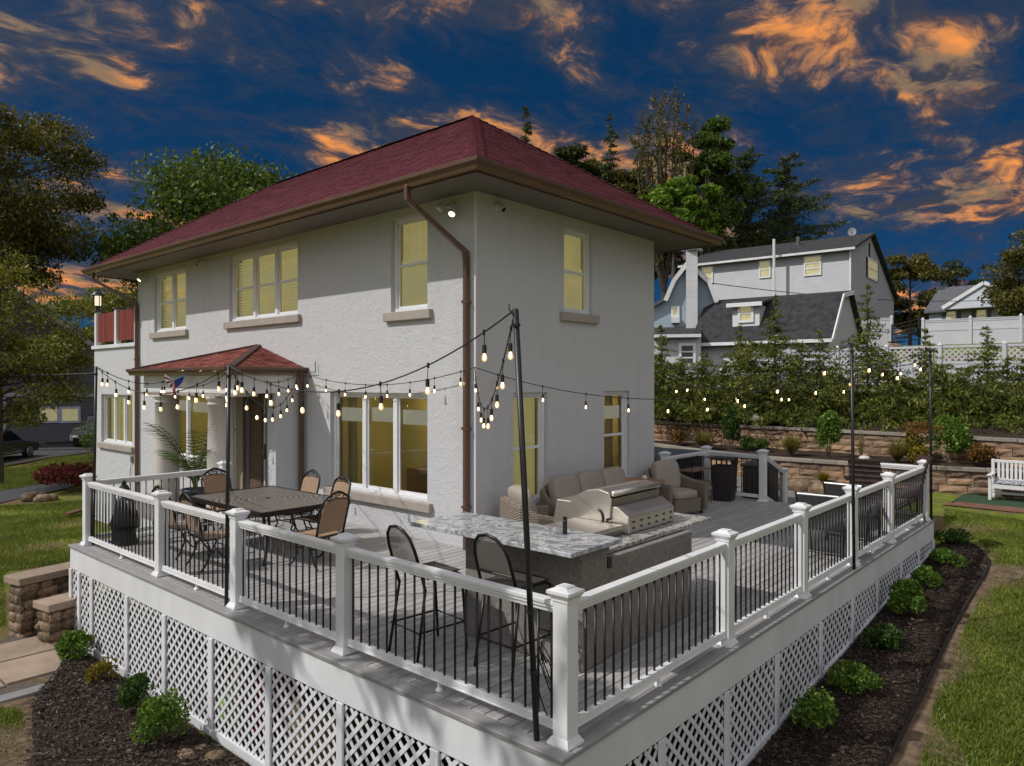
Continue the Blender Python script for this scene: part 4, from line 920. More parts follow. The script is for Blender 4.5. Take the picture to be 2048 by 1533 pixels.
# potted palm
pp = Vector((-1.30, 6.10, .022)); palm = thing('potted_palm', 'potted palm with arching fronds beside the porch column', 'plant', pp)
MB().lathe([(.17, 0), (.23, .36), (.25, .42), (.23, .42), (.2, .37)], 18, pp).build('pot', M('dark_blue_pot', (.015, .02, .04), r=.3, coat=.4), palm, smooth=True)
pv = MB(); stem = MB()
for i in range(17):
    a = i * 2.4; el = random.uniform(.85, 1.35); L = random.uniform(.95, 1.5); c = pp + Z * .38; prev = None
    pts = [c + Vector((math.cos(a) * L * .58 * t ** 1.3, math.sin(a) * L * .58 * t ** 1.3, L * (el * 1.15 * t - .55 * t * t))) for t in np.linspace(0, 1, 9)]
    stem.tube(pts, [.012 * (1 - .9 * t) + .002 for t in np.linspace(0, 1, 9)], 5)
    for k in range(2, 9):
        d = (pts[k] - pts[k - 1]).normalized(); sd = d.cross(Z).normalized()
        for s in (-1, 1):
            for q in (0, .5):
                b = pts[k].lerp(pts[k - 1], q); tip = b + (sd * s * .8 + d * .75 - Z * .35).normalized() * (.30 * math.sin(math.pi * (k - q) / 9.4) + .05); w = d * .013; pv.add([b - w, b + w, tip], [(0, 1, 2)])
stem.build('stem', M('palm_stem', (.12, .13, .04), r=.6), palm); fo = pv.build('fronds', LM['palm'], palm)

# ================================================================ stone work at the left
fld = M('field_stone', (.13, .085, .052), r=.9, var=.45, vs=4, c2=(.21, .15, .10), bump=.5, bs=25, bd=.02, orand=.45, spec=.2)
slab_m = M('sandstone_slab', (.30, .225, .165), r=.85, var=.18, vs=4, bump=.25, bs=50, orand=.1)
mortar = M('stone_mortar', (.09, .075, .06), r=.95, var=.3, vs=12, bump=.4, bs=50)
def stone_mesh(seed, mat):
    r = random.Random(seed); m = MB().ball((0, 0, 0), .5, .5, .5, 10, 7, .78); m.v = [tuple(c * (1 + r.uniform(-.13, .13)) for c in v) for v in m.v]; return m.mesh('stone', mat, True)
STN = [stone_mesh(i, fld) for i in range(7)]
def stone_wall(label, a, b, z0, z1, th=.34, cap=.11, over=.06, step=.17, name='stone_wall'):
    a, b = Vector((a[0], a[1], 0)), Vector((b[0], b[1], 0)); d = (b - a).normalized(); n = Vector((-d.y, d.x, 0)); L = (b - a).length
    root = thing(name, label, 'stone wall', (a.x, a.y, z0)); m = MB(); m.bar(a + Z * (z0 + z1 - cap) / 2, b + Z * (z0 + z1 - cap) / 2, th - .06, z1 - cap - z0 - .02); m.build('mortar_core', mortar, root)
    c = MB(); c.bar(a - d * over + Z * (z1 - cap / 2), b + d * over + Z * (z1 - cap / 2), th + 2 * over, cap); c.build('cap_slab', slab_m, root, bev=.012)
    faces = [(a + n * (th / 2 - .03), d, n, L), (a - n * (th / 2 - .03), d, -n, L), (a - n * th / 2 + d * .03, n, -d, th), (b - n * th / 2 - d * .03, n, d, th)]
    for p0, u, nn, LL in faces:
        z = z0 + .04; row = 0
        while z < z1 - cap - .05:
            x = random.uniform(-.06, .06); hh = step * random.uniform(.7, 1.05)
            while x < LL:
                w = step * random.uniform(.8, 1.9); o = bpy.data.objects.new('stone', random.choice(STN)); COL.objects.link(o); o.parent = root; o.matrix_parent_inverse = root.matrix_basis.inverted()
                cx = max(.08, min(LL - .08, x + w / 2))
                mw = Matrix((u * w * 1.04, nn * random.uniform(.085, .135), Z * hh * 1.06)).transposed().to_4x4()
                if mw.determinant() < 0: mw = Matrix((-u * w * 1.04, nn * random.uniform(.085, .135), Z * hh * 1.06)).transposed().to_4x4()
                mw.translation = p0 + u * cx + Z * min(z + hh / 2, z1 - cap - hh * .5); o.matrix_basis = mw; x += w
            z += hh * .96; row += 1
    return root
stone_wall('fieldstone wall with thick sandstone cap beside the lawn at left', (-4.28, 5.62), (-1.6, 6.2), -1.55, -.52)
stone_wall('short fieldstone wall with sandstone cap touching the deck corner', (-4.12, 4.80), (-3.0, 5.0), -1.55, -.78)
stp = thing('stone_step', 'sandstone step between the two fieldstone walls', 'step', (-3.9, 5.2, -1.4)); MB().box(-4.0, 5.02, -1.24, -2.6, 5.42, -1.16).build('tread', slab_m, stp, bev=.01)
for i in range(7):
    o = bpy.data.objects.new('stone', STN[i % 7]); COL.objects.link(o); o.parent = stp; o.matrix_parent_inverse = stp.matrix_basis.inverted(); o.location = (-3.99 + .02 * (i % 2), 5.05 + .055 * i, -1.33); o.scale = (.12, .09, .16)
path = tag(MB().box(-7.6, 3.2, -1.56, -3.98, 5.62, -1.432).build('path', mortar), kind='structure')
ang = 0
for i, (x0, x1, y0, y1) in enumerate(((-7.5, -5.72, 3.98, 5.5), (-5.7, -4.95, 4.55, 5.52), (-4.93, -4.02, 4.5, 5.3), (-5.7, -4.9, 3.55, 4.53), (-4.88, -4.05, 3.6, 4.48), (-7.5, -5.72, 3.3, 3.96))):
    MB().box(x0, y0, -1.45, x1 - .012, y1 - .012, -1.405 + .004 * (i % 3)).build('flagstone', slab_m, path, bev=.008)
MB().box(-7.5, 3.06, -1.5, -4.2, 3.27, -1.41).build('kerb_slab', M('grey_kerb_slab', (.21, .21, .205), r=.85, var=.15), path, bev=.01)
# loose stones by the left bed and on the right
def rocks(specs):
    for px, py, s, lab, z in specs:
        p = gpt(px, py) if z is None else onz(px, py, z)
        o = bpy.data.objects.new('rock', STN[int(px) % 7]); COL.objects.link(o); o.location = (p.x, p.y, p.z + s * .22); o.scale = (s * 1.25, s, s * .72); o.rotation_euler = (0, 0, px * .7)
        tag(o, lab, 'rock', 'loose rocks round the house')
rocks([(1600, 985, .62, 'large tan boulder at the left of the patio rocks', -.5), (1625, 983, .5, 'rounded tan boulder in the middle of the patio rocks', -.5), (1645, 990, .55, 'tan boulder nearest the sling chair', -.5), (1575, 978, .5, 'tan boulder beside the dark storage box', -.5), (1592, 968, .3, 'small rock behind the large tan boulder', -.5), (1612, 967, .32, 'small rock at the back of the patio rocks', -.5), (1660, 975, .34, 'small rock below the yellow grass', -.5), (1672, 985, .45, 'upright rock behind the sling chair', -.5),
       (1652, 965, .26, 'small rock left of the yellow grass', -.5), (400, 1510, .16, 'small brown stone by the left lattice', None), (430, 1527, .2, 'brown stone at the bottom of the left lattice', None), (370, 1525, .2, 'rust stone at the picture bottom', None), (1690, 1338, .17, 'grey stone against the right lattice', None), (1678, 1358, .14, 'small tan stone against the right lattice', None), (1640, 1400, .15, 'flat grey stone in the right bed', None), (1618, 1424, .11, 'small stone near the right lattice foot', None),
       (60, 1002, .5, 'rock at the left end of the red maple bed', None), (85, 1003, .4, 'rock below the red maple', None), (105, 1000, .34, 'small rock below the red maple', None)])
ptio = tag(MB().box(7.9, -3.0, -.56, 13.6, 2.2, -.47).build('patio', mortar), kind='structure')
for i in range(6):
    for j in range(5):
        x0 = 7.95 + i * .93 + random.uniform(-.05, .05); y0 = -2.95 + j * 1.02 + random.uniform(-.05, .05); MB().box(x0, y0, -.5, x0 + .88, y0 + .97, -.445 + random.uniform(0, .006)).build('flagstone', M('grey_flagstone', (.15, .14, .13), r=.8, var=.25, vs=3, orand=.2, bump=.2, bs=30), ptio, bev=.01)
# mushroom ornament
p = onz(1512, 852, .90); p.z = .895; mu = thing('mushroom_ornament', 'white mushroom garden ornament standing on the upper wall', 'ornament', p)
mw_ = M('weathered_white', (.55, .52, .48), r=.7, var=.1)
MB().lathe([(.11, .0), (.075, .06), (.06, .14), (.07, .22)], 12, p).build('stem', mw_, mu, smooth=True); MB().lathe([(.06, .2), (.18, .2), (.19, .24), (.13, .33), (.075, .37), (.07, .41), (.0, .43)], 14, p).build('cap', mw_, mu, smooth=True)
p = onz(1729, 918, .20); wl = thing('wall_light', 'small white dome light on the lower wall cap', 'light', (p.x, p.y, .2)); MB().lathe([(.16, .0), (.16, .03), (.11, .08), (.0, .1)], 14, (p.x, p.y, .2)).build('dome', mw_, wl, smooth=True); MB().lathe([(.09, .001), (.085, .02)], 10, (p.x, p.y, .18)).build('base', black_metal, wl)

# ================================================================ lawn blades and mulch chips (nobody could count them)
def blades(name, label, poly, n, h, lm):
    P = np.array([(p.x, p.y) for p in poly]); lo, hi = P.min(0), P.max(0); pts = []
    while sum(map(len, pts)) < n:
        q = lo + RNG.random((n * 2, 2)) * (hi - lo); ins = np.zeros(len(q), bool)
        for a, b in zip(P, np.roll(P, -1, 0)):
            c = ((a[1] > q[:, 1]) != (b[1] > q[:, 1])) & (q[:, 0] < (b[0] - a[0]) * (q[:, 1] - a[1]) / (b[1] - a[1] + 1e-9) + a[0]); ins ^= c
        d = np.sin(q[:, 0] * 1.7 + 1.3 * np.sin(q[:, 1] * 1.1)) + np.sin(q[:, 1] * 2.1 + 1.9 * np.sin(q[:, 0] * .8)) + RNG.normal(size=len(q)) * .7
        pts.append(q[ins & (d > -.75)])
    q = np.concatenate(pts)[:n]; z = gz(q[:, 0], q[:, 1]); a = RNG.random(n) * 6.283; hh = h * RNG.uniform(.5, 1.3, n); w = .006 + .004 * RNG.random(n); lx = RNG.normal(size=(n, 2)) * hh[:, None] * .45
    b = np.stack([q[:, 0], q[:, 1], z], 1); s = np.stack([np.cos(a) * w, np.sin(a) * w, 0 * w], 1); tip = b + np.stack([lx[:, 0], lx[:, 1], hh], 1)
    V = np.stack([b - s, b + s, tip], 1).reshape(-1, 3); tag(link(name, npmesh(name, V, np.arange(3 * n).reshape(n, 3), LM[lm], RNG.random(n))), label, 'grass', kind='stuff')
LM['lawn'] = leafmat('lawn_blade', (.12, .17, .02), (.32, .34, .065), 1.2, .25)
blades('lawn_grass', 'patchy green lawn grass at the right of the mulch bed', [gpt(*p) for p in ((1800, 1700), (1870, 1400), (1935, 1250), (1995, 1140), (1965, 1085), (1890, 1060), (1890, 1020), (2060, 1045), (2300, 1200), (2300, 1700))], 90000, .05, 'lawn')
blades('lawn_grass', 'patchy lawn grass left of the deck', [gpt(*p) for p in ((-200, 1020), (60, 1010), (180, 1000), (180, 1120), (10, 1145), (10, 1255), (-200, 1270))], 80000, .06, 'lawn')
blades('lawn_grass', 'thin lawn grass at the lower left corner', [gpt(*p) for p in ((-150, 1420), (40, 1420), (60, 1500), (10, 1600), (-200, 1700))], 14000, .05, 'lawn')
blades('lawn_grass', 'sunlit strip of lawn between the street and the driveway', [gpt(*p) for p in ((-150, 965), (0, 940), (90, 923), (185, 911), (185, 955), (100, 968), (0, 985), (-150, 1010))], 60000, .11, 'lawn')
def chips(name, label, outer, inner, n):
    k = len(outer); i = RNG.integers(0, k - 1, n); f = RNG.random(n); g = RNG.random(n) ** .8
    O = np.array([(p.x, p.y) for p in outer]); I = np.array([(p.x, p.y) for p in inner])
    o = O[i] * (1 - f)[:, None] + O[i + 1] * f[:, None]; n_ = I[i] * (1 - f)[:, None] + I[i + 1] * f[:, None]; q = o * (1 - g)[:, None] + n_ * g[:, None]
    z = gz(q[:, 0], q[:, 1]) + .055 + .06 * np.sin(np.pi * g) + RNG.random(n) * .02; C = np.stack([q[:, 0], q[:, 1], z], 1); s = RNG.uniform(.012, .04, n)
    V, Fq, rd = leaves(C, s, .3); Vv = V.reshape(n, 4, 3); Vv[:, :, 2] = (Vv[:, :, 2] - z[:, None]) * .45 + z[:, None]
    tag(link(name, npmesh(name, Vv.reshape(-1, 3), Fq, LM['chip'], rd)), label, 'mulch', kind='stuff')
LM['chip'] = leafmat('bark_chip', (.030, .020, .014), (.125, .092, .068), 30, .0)
chips('mulch_chips', 'dark bark chips strewn over the right bed', EDGE_R, INNER_R, 26000); chips('mulch_chips', 'dark bark chips strewn over the left bed', EDGE_L, INNER_L, 24000)
# ================================================================ neighbours
def siding_mat(name, c, pitch=.17, var=.06):
    mt = bpy.data.materials.new(name); mt.use_nodes = True; t = NT(mt.node_tree); co = t.n('ShaderNodeTexCoord').outputs['Object']
    sp = t.n('ShaderNodeSeparateXYZ'); t.set(sp.inputs[0], co); f = t.math('FRACT', t.math('MULTIPLY', sp.outputs[2], 1 / pitch))
    nz = t.noise(co, 1.2, 4); col = t.ramp(nz, [(.3, tuple(x * (1 - var) for x in c)), (.7, tuple(x * (1 + var) for x in c))])
    b = t.n('ShaderNodeBsdfPrincipled'); t.set(b.inputs['Base Color'], col); b.inputs['Roughness'].default_value = .6
    bp = t.n('ShaderNodeBump'); bp.inputs['Strength'].default_value = 1.0; bp.inputs['Distance'].default_value = .06; t.set(bp.inputs['Height'], t.math('SUBTRACT', 1.0, t.math('POWER', f, 1.0))); t.t.links.new(bp.outputs[0], b.inputs['Normal'])
    o = t.n('ShaderNodeOutputMaterial'); t.t.links.new(b.outputs[0], o.inputs[0]); return mt
sid_grey = siding_mat('grey_lap_siding', (.36, .365, .38)); sid_blue = siding_mat('blue_lap_siding', (.24, .30, .34)); sid_white = siding_mat('white_lap_siding', (.44, .44, .435)); sid_dark = siding_mat('charcoal_lap_siding', (.075, .075, .09)); sid_far = siding_mat('pale_lap_siding', (.38, .40, .44))
roof_dark = M('charcoal_shingle', (.020, .020, .022), r=.95, var=.4, vs=3.5, c2=(.036, .035, .037), bump=.5, bs=20, bd=.03)
roof_grey = M('grey_shingle', (.10, .105, .115), r=.92, var=.3, vs=3)
lit_far = M('lit_far_window', (.4, .36, .2), r=.6, var=.2, vs=3, emit=(.70, .62, .32), es=.30)
shut_blue = M('blue_shutter', (.06, .09, .13), r=.6); shut_black = M('black_shutter', (.015, .015, .017), r=.6)
def nwin(par, P0, u, n, l, r_, tp, bt, shut=None, mid=1, frame=None, w=.09, lit=True):
    """a window of a neighbouring house, measured on its facade plane"""
    A = onplane(l, tp, P0, n); B = onplane(r_, tp, P0, n); C = onplane((l + r_) / 2, bt, P0, n); c0 = (A + B) / 2; hw = abs((B - A).dot(u)) / 2; z1, z0 = (A.z + B.z) / 2, C.z; c = Vector((c0.x, c0.y, (z0 + z1) / 2)); hh = (z1 - z0) / 2
    f = MB()
    for s in (-1, 1): f.obox(c + u * s * (hw + w / 2) + n * .03, u * w / 2, n * .04, Z * (hh + w)); f.obox(c + Z * s * (hh + w / 2) + n * .03, u * hw, n * .04, Z * w / 2)
    for k in range(1, mid + 1): f.obox(c + Z * (-hh + 2 * hh * k / (mid + 1)) + n * .028, u * hw, n * .03, Z * .035)
    o = f.build('window', frame or white_trim, par); MB().obox(c + n * .008, u * hw, n * .008, Z * hh).build('pane', lit_far if lit else M('dim_far_glass', (.06, .07, .06), r=.15), o)
    if shut:
        for s in (-1, 1): MB().obox(c + u * s * (hw + w + .17) + n * .02, u * .16, n * .025, Z * (hh + .06)).build('shutter', shut, o)
    return o
def H(v): return Vector((v.x, v.y, 0))
# grey two storey house --------------------------------------------------
A = H(at(1703, 763, 45)); B = H(at(1395, 763, 51.4)); u = (B - A).normalized(); n = Vector((-u.y, u.x, 0)); n = n if n.dot(EYE - A) > 0 else -n; bk = -n
n1 = thing('neighbour_house', 'grey sided two storey house with lit windows up the slope', 'house', (A.x, A.y, 4)); Lw = (B - A).length + 1
ze, zr, zb2 = 10.75, 12.3, 8.7
prof = [A + Z * 3, A + Z * ze, A + bk * 4.9 + Z * zr, A + bk * 12.4 + Z * zb2, A + bk * 12.4 + Z * 3]
MB().prism(prof, u * Lw).build('wall', sid_grey, n1)
rf = MB(); e_ = .35
for a, b in ((A - n * -e_ + Z * (ze - .08), A + bk * 4.9 + Z * (zr + .06)), (A + bk * 4.9 + Z * (zr + .06), A + bk * 12.7 + Z * (zb2 - .1))):
    rf.prism([a - u * .3, b - u * .3, b - u * .3 + Z * .14, a - u * .3 + Z * .14], u * (Lw + .6))
ro = rf.build('roof', roof_dark, n1)
MB().bar(A - u * .3 + n * .40 + Z * (ze - .05), A + u * (Lw + .3) + n * .40 + Z * (ze - .05), .12, .14).build('gutter', white_paint, n1)
MB().bar(A + n * .05 + u * .06 + Z * 3.5, A + n * .05 + u * .06 + Z * (ze - .1), .1, .08).build('downspout', white_paint, n1)
for q in ((1406, 1424, 536, 566, 2), (1521, 1539, 524, 554, 1), (1611, 1640, 515, 549, 2)): nwin(n1, A, u, n, *q[:4], mid=q[4])
gn = -u; nwin(n1, A, bk, gn, 1735, 1753, 522, 558, shut_black, 1)
MB().obox(A + gn * .02 + bk * 4.6 + Z * 11.3, bk * .16, gn * .02, Z * .45).build('gable_vent', shut_black, n1)
pv_ = at(1548, 497, 47.2); MB().tube([pv_ - Z * 3.6, pv_ + Z * .6], .09, 8).build('vent_pipe', white_paint, ro); pv2 = at(1596, 480, 50); MB().tube([pv2 - Z * .9, pv2 + Z * .2], .14, 8).build('vent_pipe', M('dull_metal', (.15, .15, .16), r=.5, m=.6), ro)
dp = at(1704, 464, 49.5); di = thing('satellite_dish', 'grey satellite dish on the ridge of the grey house', 'dish', dp - Z * .45); nn = (EYE - dp); nn.z = 6; nn.normalize()
dm_ = MB(); q1 = nn.cross(Z).normalized(); q2 = nn.cross(q1); dv = [dp - nn * .06] + [dp + (q1 * math.cos(a) * .27 + q2 * math.sin(a) * .3) * rr + nn * (.05 * rr * rr - .06) for rr in (.5, 1) for a in np.linspace(0, 2 * math.pi, 17)[:-1]]
dm_.add(dv, [(0, 1 + i, 1 + (i + 1) % 16) for i in range(16)] + [(1 + i, 17 + i, 17 + (i + 1) % 16, 1 + (i + 1) % 16) for i in range(16)]); dm_.build('reflector', M('dish_grey', (.25, .25, .26), r=.5), di, smooth=True); MB().tube([dp - nn * .06, dp - Z * .5], .03, 6).build('mast', black_metal, di)
# garage house with dormer ----------------------------------------------
A = H(at(1657, 763, 33.5)); B = H(at(1394, 763, 37.5)); u = (B - A).normalized(); n = Vector((-u.y, u.x, 0)); n = n if n.dot(EYE - A) > 0 else -n; bk = -n; Lw = (B - A).length
n2 = thing('neighbour_garage', 'low white garage with steep charcoal roof and a small dormer', 'garage', (A.x, A.y, 2)); ze = 4.72
gp = [A + Z * 1, A + Z * ze, A + bk * 1.7 + Z * 6.55, A + bk * 3.6 + Z * 6.85, A + bk * 6 + Z * ze, A + bk * 6 + Z * 1]
MB().prism(gp, u * Lw).build('wall', sid_white, n2)
rf = MB()
for a, b in ((A + n * .35 + Z * (ze - .38), A + bk * 1.7 + Z * 6.6), (A + bk * 1.7 + Z * 6.6, A + bk * 3.6 + Z * 6.91), (A + bk * 3.6 + Z * 6.91, A + bk * 6.3 + Z * (ze - .3))): rf.prism([a - u * .25, b - u * .25, b - u * .25 + Z * .12, a - u * .25 + Z * .12], u * (Lw + .5))
rf.build('roof', roof_dark, n2)
MB().bar(A - u * .27 + n * .42 + Z * (ze - .38), A + u * (Lw + .2) + n * .42 + Z * (ze - .38), .14, .16).build('gutter', white_trim, n2)
rk = MB(); rk.bar(A - u * .27 + n * .36 + Z * (ze - .38), A - u * .27 + bk * 1.7 + Z * 6.6, .06, .2); rk.bar(A - u * .27 + bk * 1.7 + Z * 6.6, A - u * .27 + bk * 3.6 + Z * 6.91, .06, .2); rk.build('rake_board', white_trim, n2)
def dn(px, py, off): return onplane(px, py, A + bk * off, n)
d0, d1, dt, db = dn(1465, 660, .35), dn(1519, 660, .35), dn(1490, 612, .35), dn(1490, 661, .35); cx = (d0 + d1) / 2; hw = abs((d1 - d0).dot(u)) / 2; hh = (dt.z - db.z) / 2
MB().obox(Vector((cx.x, cx.y, (dt.z + db.z) / 2)) + bk * .8, u * hw, bk * .8, Z * hh).build('dormer', sid_white, n2)
MB().prism([Vector((cx.x, cx.y, dt.z)) + n * .25 - u * (hw + .2), Vector((cx.x, cx.y, dt.z + .42)) + bk * 2.0 - u * (hw + .2), Vector((cx.x, cx.y, dt.z + .54)) + bk * 2.0 - u * (hw + .2), Vector((cx.x, cx.y, dt.z + .12)) + n * .25 - u * (hw + .2)], u * (2 * hw + .4)).build('dormer_roof', roof_dark, n2)
MB().obox(Vector((cx.x, cx.y, dt.z + .04)) + n * .27, u * (hw + .22), n * .03, Z * .1).build('dormer_fascia', white_trim, n2)
nwin(n2, A + bk * .35, u, n, 1481, 1503, 613, 641, None, 1, w=.12); 
# blue gambrel house -----------------------------------------------------
A = H(at(1372, 763, 39)); n = H(EYE - A).normalized(); u = Vector((-n.y, n.x, 0)); bk = -n
n3 = thing('neighbour_cottage', 'blue grey gambrel house with pale chimney behind the eave', 'house', (A.x, A.y, 4))
pl = [onplane(px, py, A, n) for px, py in ((1290, 760), (1290, 625), (1331, 603), (1348, 563), (1376, 527), (1418, 566), (1433, 606), (1433, 760))]
MB().prism(pl, bk * 7).build('wall', sid_blue, n3); rf = MB()
for a, b in zip(pl[1:-2], pl[2:-1]): rf.prism([a + n * .25 + Z * .02, b + n * .25 + Z * .02, b + n * .25 + Z * .2, a + n * .25 + Z * .2], bk * 7.5)
rf.build('roof', roof_grey, n3); tr_ = MB()
for a, b in zip(pl[2:-2], pl[3:-1]): tr_.bar(a + n * .28, b + n * .28, .05, .22)
tr_.build('rake_board', white_paint, n3)
c0, c1 = onplane(1372, 503, A + n * .3, n), onplane(1395, 503, A + n * .3, n); cc = (c0 + c1) / 2; MB().obox(Vector((cc.x, cc.y, (c0.z + 3) / 2)), (c1 - c0) / 2, n * .28, Z * (c0.z - 3) / 2).box(cc.x - .42, cc.y - .42, c0.z, cc.x + .42, cc.y + .42, c0.z + .12).build('chimney', sid_white, n3)
wn = nwin(n3, A, u, n, 1346, 1355, 617, 632, None, 0, w=.1); pA = onplane(1351, 641, A, n); MB().obox(pA + n * .15, u * .22, n * .16, Z * .16).build('air_conditioner', white_paint, n3)
la, lb = onplane(1300, 678, A + n * 2.2, n), onplane(1402, 668, A + n * 2.2, n); lu = H(lb - la).normalized(); la.z = lb.z = (la.z + lb.z) / 2; lt = thing('lean_to', 'low white sided lean to below the blue house', 'lean-to', (la.x, la.y, 2))
MB().obox((la + lb) / 2 - Z * 1.6 + bk * 1.0, (lb - la) / 2, bk * 1.0, Z * 1.6).build('wall', sid_white, lt); MB().prism([la + n * .3, la + bk * 2.1 + Z * .5, la + bk * 2.1 + Z * .62, la + n * .3 + Z * .12], lb - la).build('roof', roof_dark, lt); MB().bar(la + n * .36, lb + n * .36, .14, .16).build('gutter', white_trim, lt)
nwin(lt, la, lu, n, 1363, 1386, 692, 728, None, 2, w=.14, lit=False)
# far white house ---------------------------------------------------------
A = H(at(2090, 763, 58)); B = H(at(1858, 763, 64)); u = (B - A).normalized(); n = Vector((-u.y, u.x, 0)); n = n if n.dot(EYE - A) > 0 else -n; bk = -n; Lw = (B - A).length
n4 = thing('neighbour_house', 'distant pale house with grey roof and blue shutters at right', 'house', (A.x, A.y, 5)); ze = zt(617, 61); zr = zt(572, 64)
MB().prism([A + Z * 4, A + Z * ze, A + bk * 4 + Z * zr, A + bk * 8 + Z * ze, A + bk * 8 + Z * 4], u * Lw).build('wall', sid_far, n4)
rf = MB()
for a, b in ((A + n * .4 + Z * (ze - .15), A + bk * 4 + Z * (zr + .05)), (A + bk * 4 + Z * (zr + .05), A + bk * 8.4 + Z * (ze - .15))): rf.prism([a - u * .3, b - u * .3, b - u * .3 + Z * .15, a - u * .3 + Z * .15], u * (Lw + .6))
rf.build('roof', roof_grey, n4); g0, g1, ga = onplane(1885, 617, A + n * 1.2, n), onplane(2085, 612, A + n * 1.2, n), onplane(1968, 566, A + n * 1.2, n)
MB().prism([Vector((g0.x, g0.y, ze)), Vector((g1.x, g1.y, ze)), Vector((g1.x, g1.y, ze + .2)), ga], bk * 4).build('gable', sid_far, n4); MB().bar(g0 + n * .1, ga + n * .1, .1, .3).bar(ga + n * .1, Vector((g1.x, g1.y, ze)) + n * .1, .1, .3).build('rake_board', white_paint, n4)
for l, r_ in ((1895, 1911), (1955, 1971)): nwin(n4, A, u, n, l, r_, 621, 643, shut_blue, 1)
# charcoal house at left --------------------------------------------------
A = H(at(60, 763, 44)); n = H(EYE - A).normalized(); u = Vector((-n.y, n.x, 0)); bk = -n
n5 = thing('neighbour_house', 'dark charcoal house behind the parked car at left', 'house', (A.x, A.y, -1.4))
pl = [onplane(px, py, A, n) for px, py in ((-260, 905), (-260, 640), (-60, 520), (188, 692), (250, 692), (250, 905))]
MB().prism(pl, bk * 9).build('wall', sid_dark, n5); rf = MB()
for a, b in zip(pl[1:4], pl[2:4]): rf.prism([a + n * .4, b + n * .4, b + n * .4 + Z * .22, a + n * .4 + Z * .22], bk * 9.6)
rf.build('roof', roof_grey, n5); MB().bar(pl[2] + n * .42 - Z * .05, pl[3] + n * .42 - Z * .05, .06, .3).build('rake_board', M('grey_trim', (.35, .35, .38), r=.6), n5)
b0, b1 = onplane(-260, 790, A, n), onplane(250, 790, A, n); MB().bar(b0 + n * .06, b1 + n * .06, .1, .22).build('belt_course', MATS['grey_trim'], n5)
tl = MATS['grey_trim']; pale = M('pale_blue_trim', (.42, .45, .55), r=.6); nwin(n5, A, u, n, 80, 114, 818, 842, None, 0, pale, .14); nwin(n5, A, u, n, 124, 156, 818, 842, None, 0, pale, .14); nwin(n5, A, u, n, 112, 134, 718, 762, None, 1, tl, .14, False); nwin(n5, A, u, n, -4, 6, 800, 862, None, 1, tl, .14, False)
fv = onplane(122, 889, A, n); MB().obox(fv + n * .04, u * .8, n * .05, Z * .16).build('foundation_vent', shut_black, n5)
# ---------------------------------------------------------------- vinyl fences
vin = M('white_vinyl_fence', (.52, .53, .56), r=.45, var=.06, vs=1.5)
lat_me = MB().box(-.5, -.5, -.5, .5, .5, .5).mesh('lattice_strip', vin)
def vinyl(label, pts, h, lattice, zf, sp=2.2):
    P = [Vector((p[0], p[1], 0)) for p in pts]; root = thing('vinyl_fence', label, 'fence', (P[0].x, P[0].y, zf(0)))
    st = [P[0]]; 
    for a, b in zip(P, P[1:]):
        k = max(1, round((b - a).length / sp)); st += [a.lerp(b, i / k) for i in range(1, k + 1)]
    nst = 0
    for i, p in enumerate(st):
        z = zf(i / max(1, len(st) - 1)); MB().box(p.x - .065, p.y - .065, z - .3, p.x + .065, p.y + .065, z + h + .06).add([(p.x + sx * .085, p.y + sy * .085, z + h + .06) for sx, sy in ((-1, -1), (1, -1), (1, 1), (-1, 1))] + [(p.x, p.y, z + h + .19)], [(0, 3, 2, 1), (0, 1, 4), (1, 2, 4), (2, 3, 4), (3, 0, 4)]).build('post', vin, root)
    for i, (a, b) in enumerate(zip(st, st[1:])):
        z = zf((i + .5) / (len(st) - 1)); d = (b - a).normalized(); a2, b2 = a + d * .07, b - d * .07; hb = h - (.62 if lattice else .05); m = MB()
        m.bar(a2 + Z * (z + hb / 2), b2 + Z * (z + hb / 2), .03, hb); m.build('panel', vin, root)
        m = MB(); m.bar(a2 + Z * (z + hb), b2 + Z * (z + hb), .07, .1); m.bar(a2 + Z * (z + h), b2 + Z * (z + h), .07, .09)
        if not lattice: m.bar(a2 + Z * (z + h * .72), b2 + Z * (z + h * .72), .07, .1)
        m.build('rail', vin, root)
        if lattice:
            L = (b2 - a2).length; lo, hi = z + hb + .05, z + h - .045; hh = hi - lo; nn = Vector((-d.y, d.x, 0)); kx = int((L + hh) / .2)
            for sgn in (1, -1):
                for q in range(kx):
                    c = -L / 2 + (q + .5) * (L + hh) / kx; us = np.linspace(-L / 2, L / 2, 60); vs = c - us; ok = (vs >= 0) & (vs <= hh)
                    if ok.sum() < 2: continue
                    u0, u1 = us[ok][0], us[ok][-1]; m0 = (a2 + b2) / 2 + d * u0 * sgn + Z * (lo + c - u0); m1 = (a2 + b2) / 2 + d * u1 * sgn + Z * (lo + c - u1); nst += 1
                    if nst > 290: continue
                    o = bpy.data.objects.new('lattice_strip', lat_me); COL.objects.link(o); o.parent = root; o.matrix_parent_inverse = root.matrix_basis.inverted(); LL = m1 - m0
                    mw = Matrix((LL.normalized() * LL.length, nn * .008, nn.cross(LL.normalized()) * .05)).transposed().to_4x4(); mw.translation = (m0 + m1) / 2 + nn * .005 * sgn; o.matrix_basis = mw
    return root
def hp(px, t): p = at(px, 763, t); return (p.x, p.y)
vinyl('white vinyl fence with lattice top behind the hedge', [hp(2150, 25.5), hp(1880, 28), hp(1675, 30.5), hp(1490, 33)], 1.80, True, lambda f: 2.0)
vinyl('tall solid white vinyl fence up the slope at right', [hp(2150, 34), hp(1846, 37.5)], 1.75, False, lambda f: 3.85)
vinyl('white vinyl fence in front of the grey house gable', [hp(1783, 40), hp(1590, 42)], 1.9, False, lambda f: 4.05)
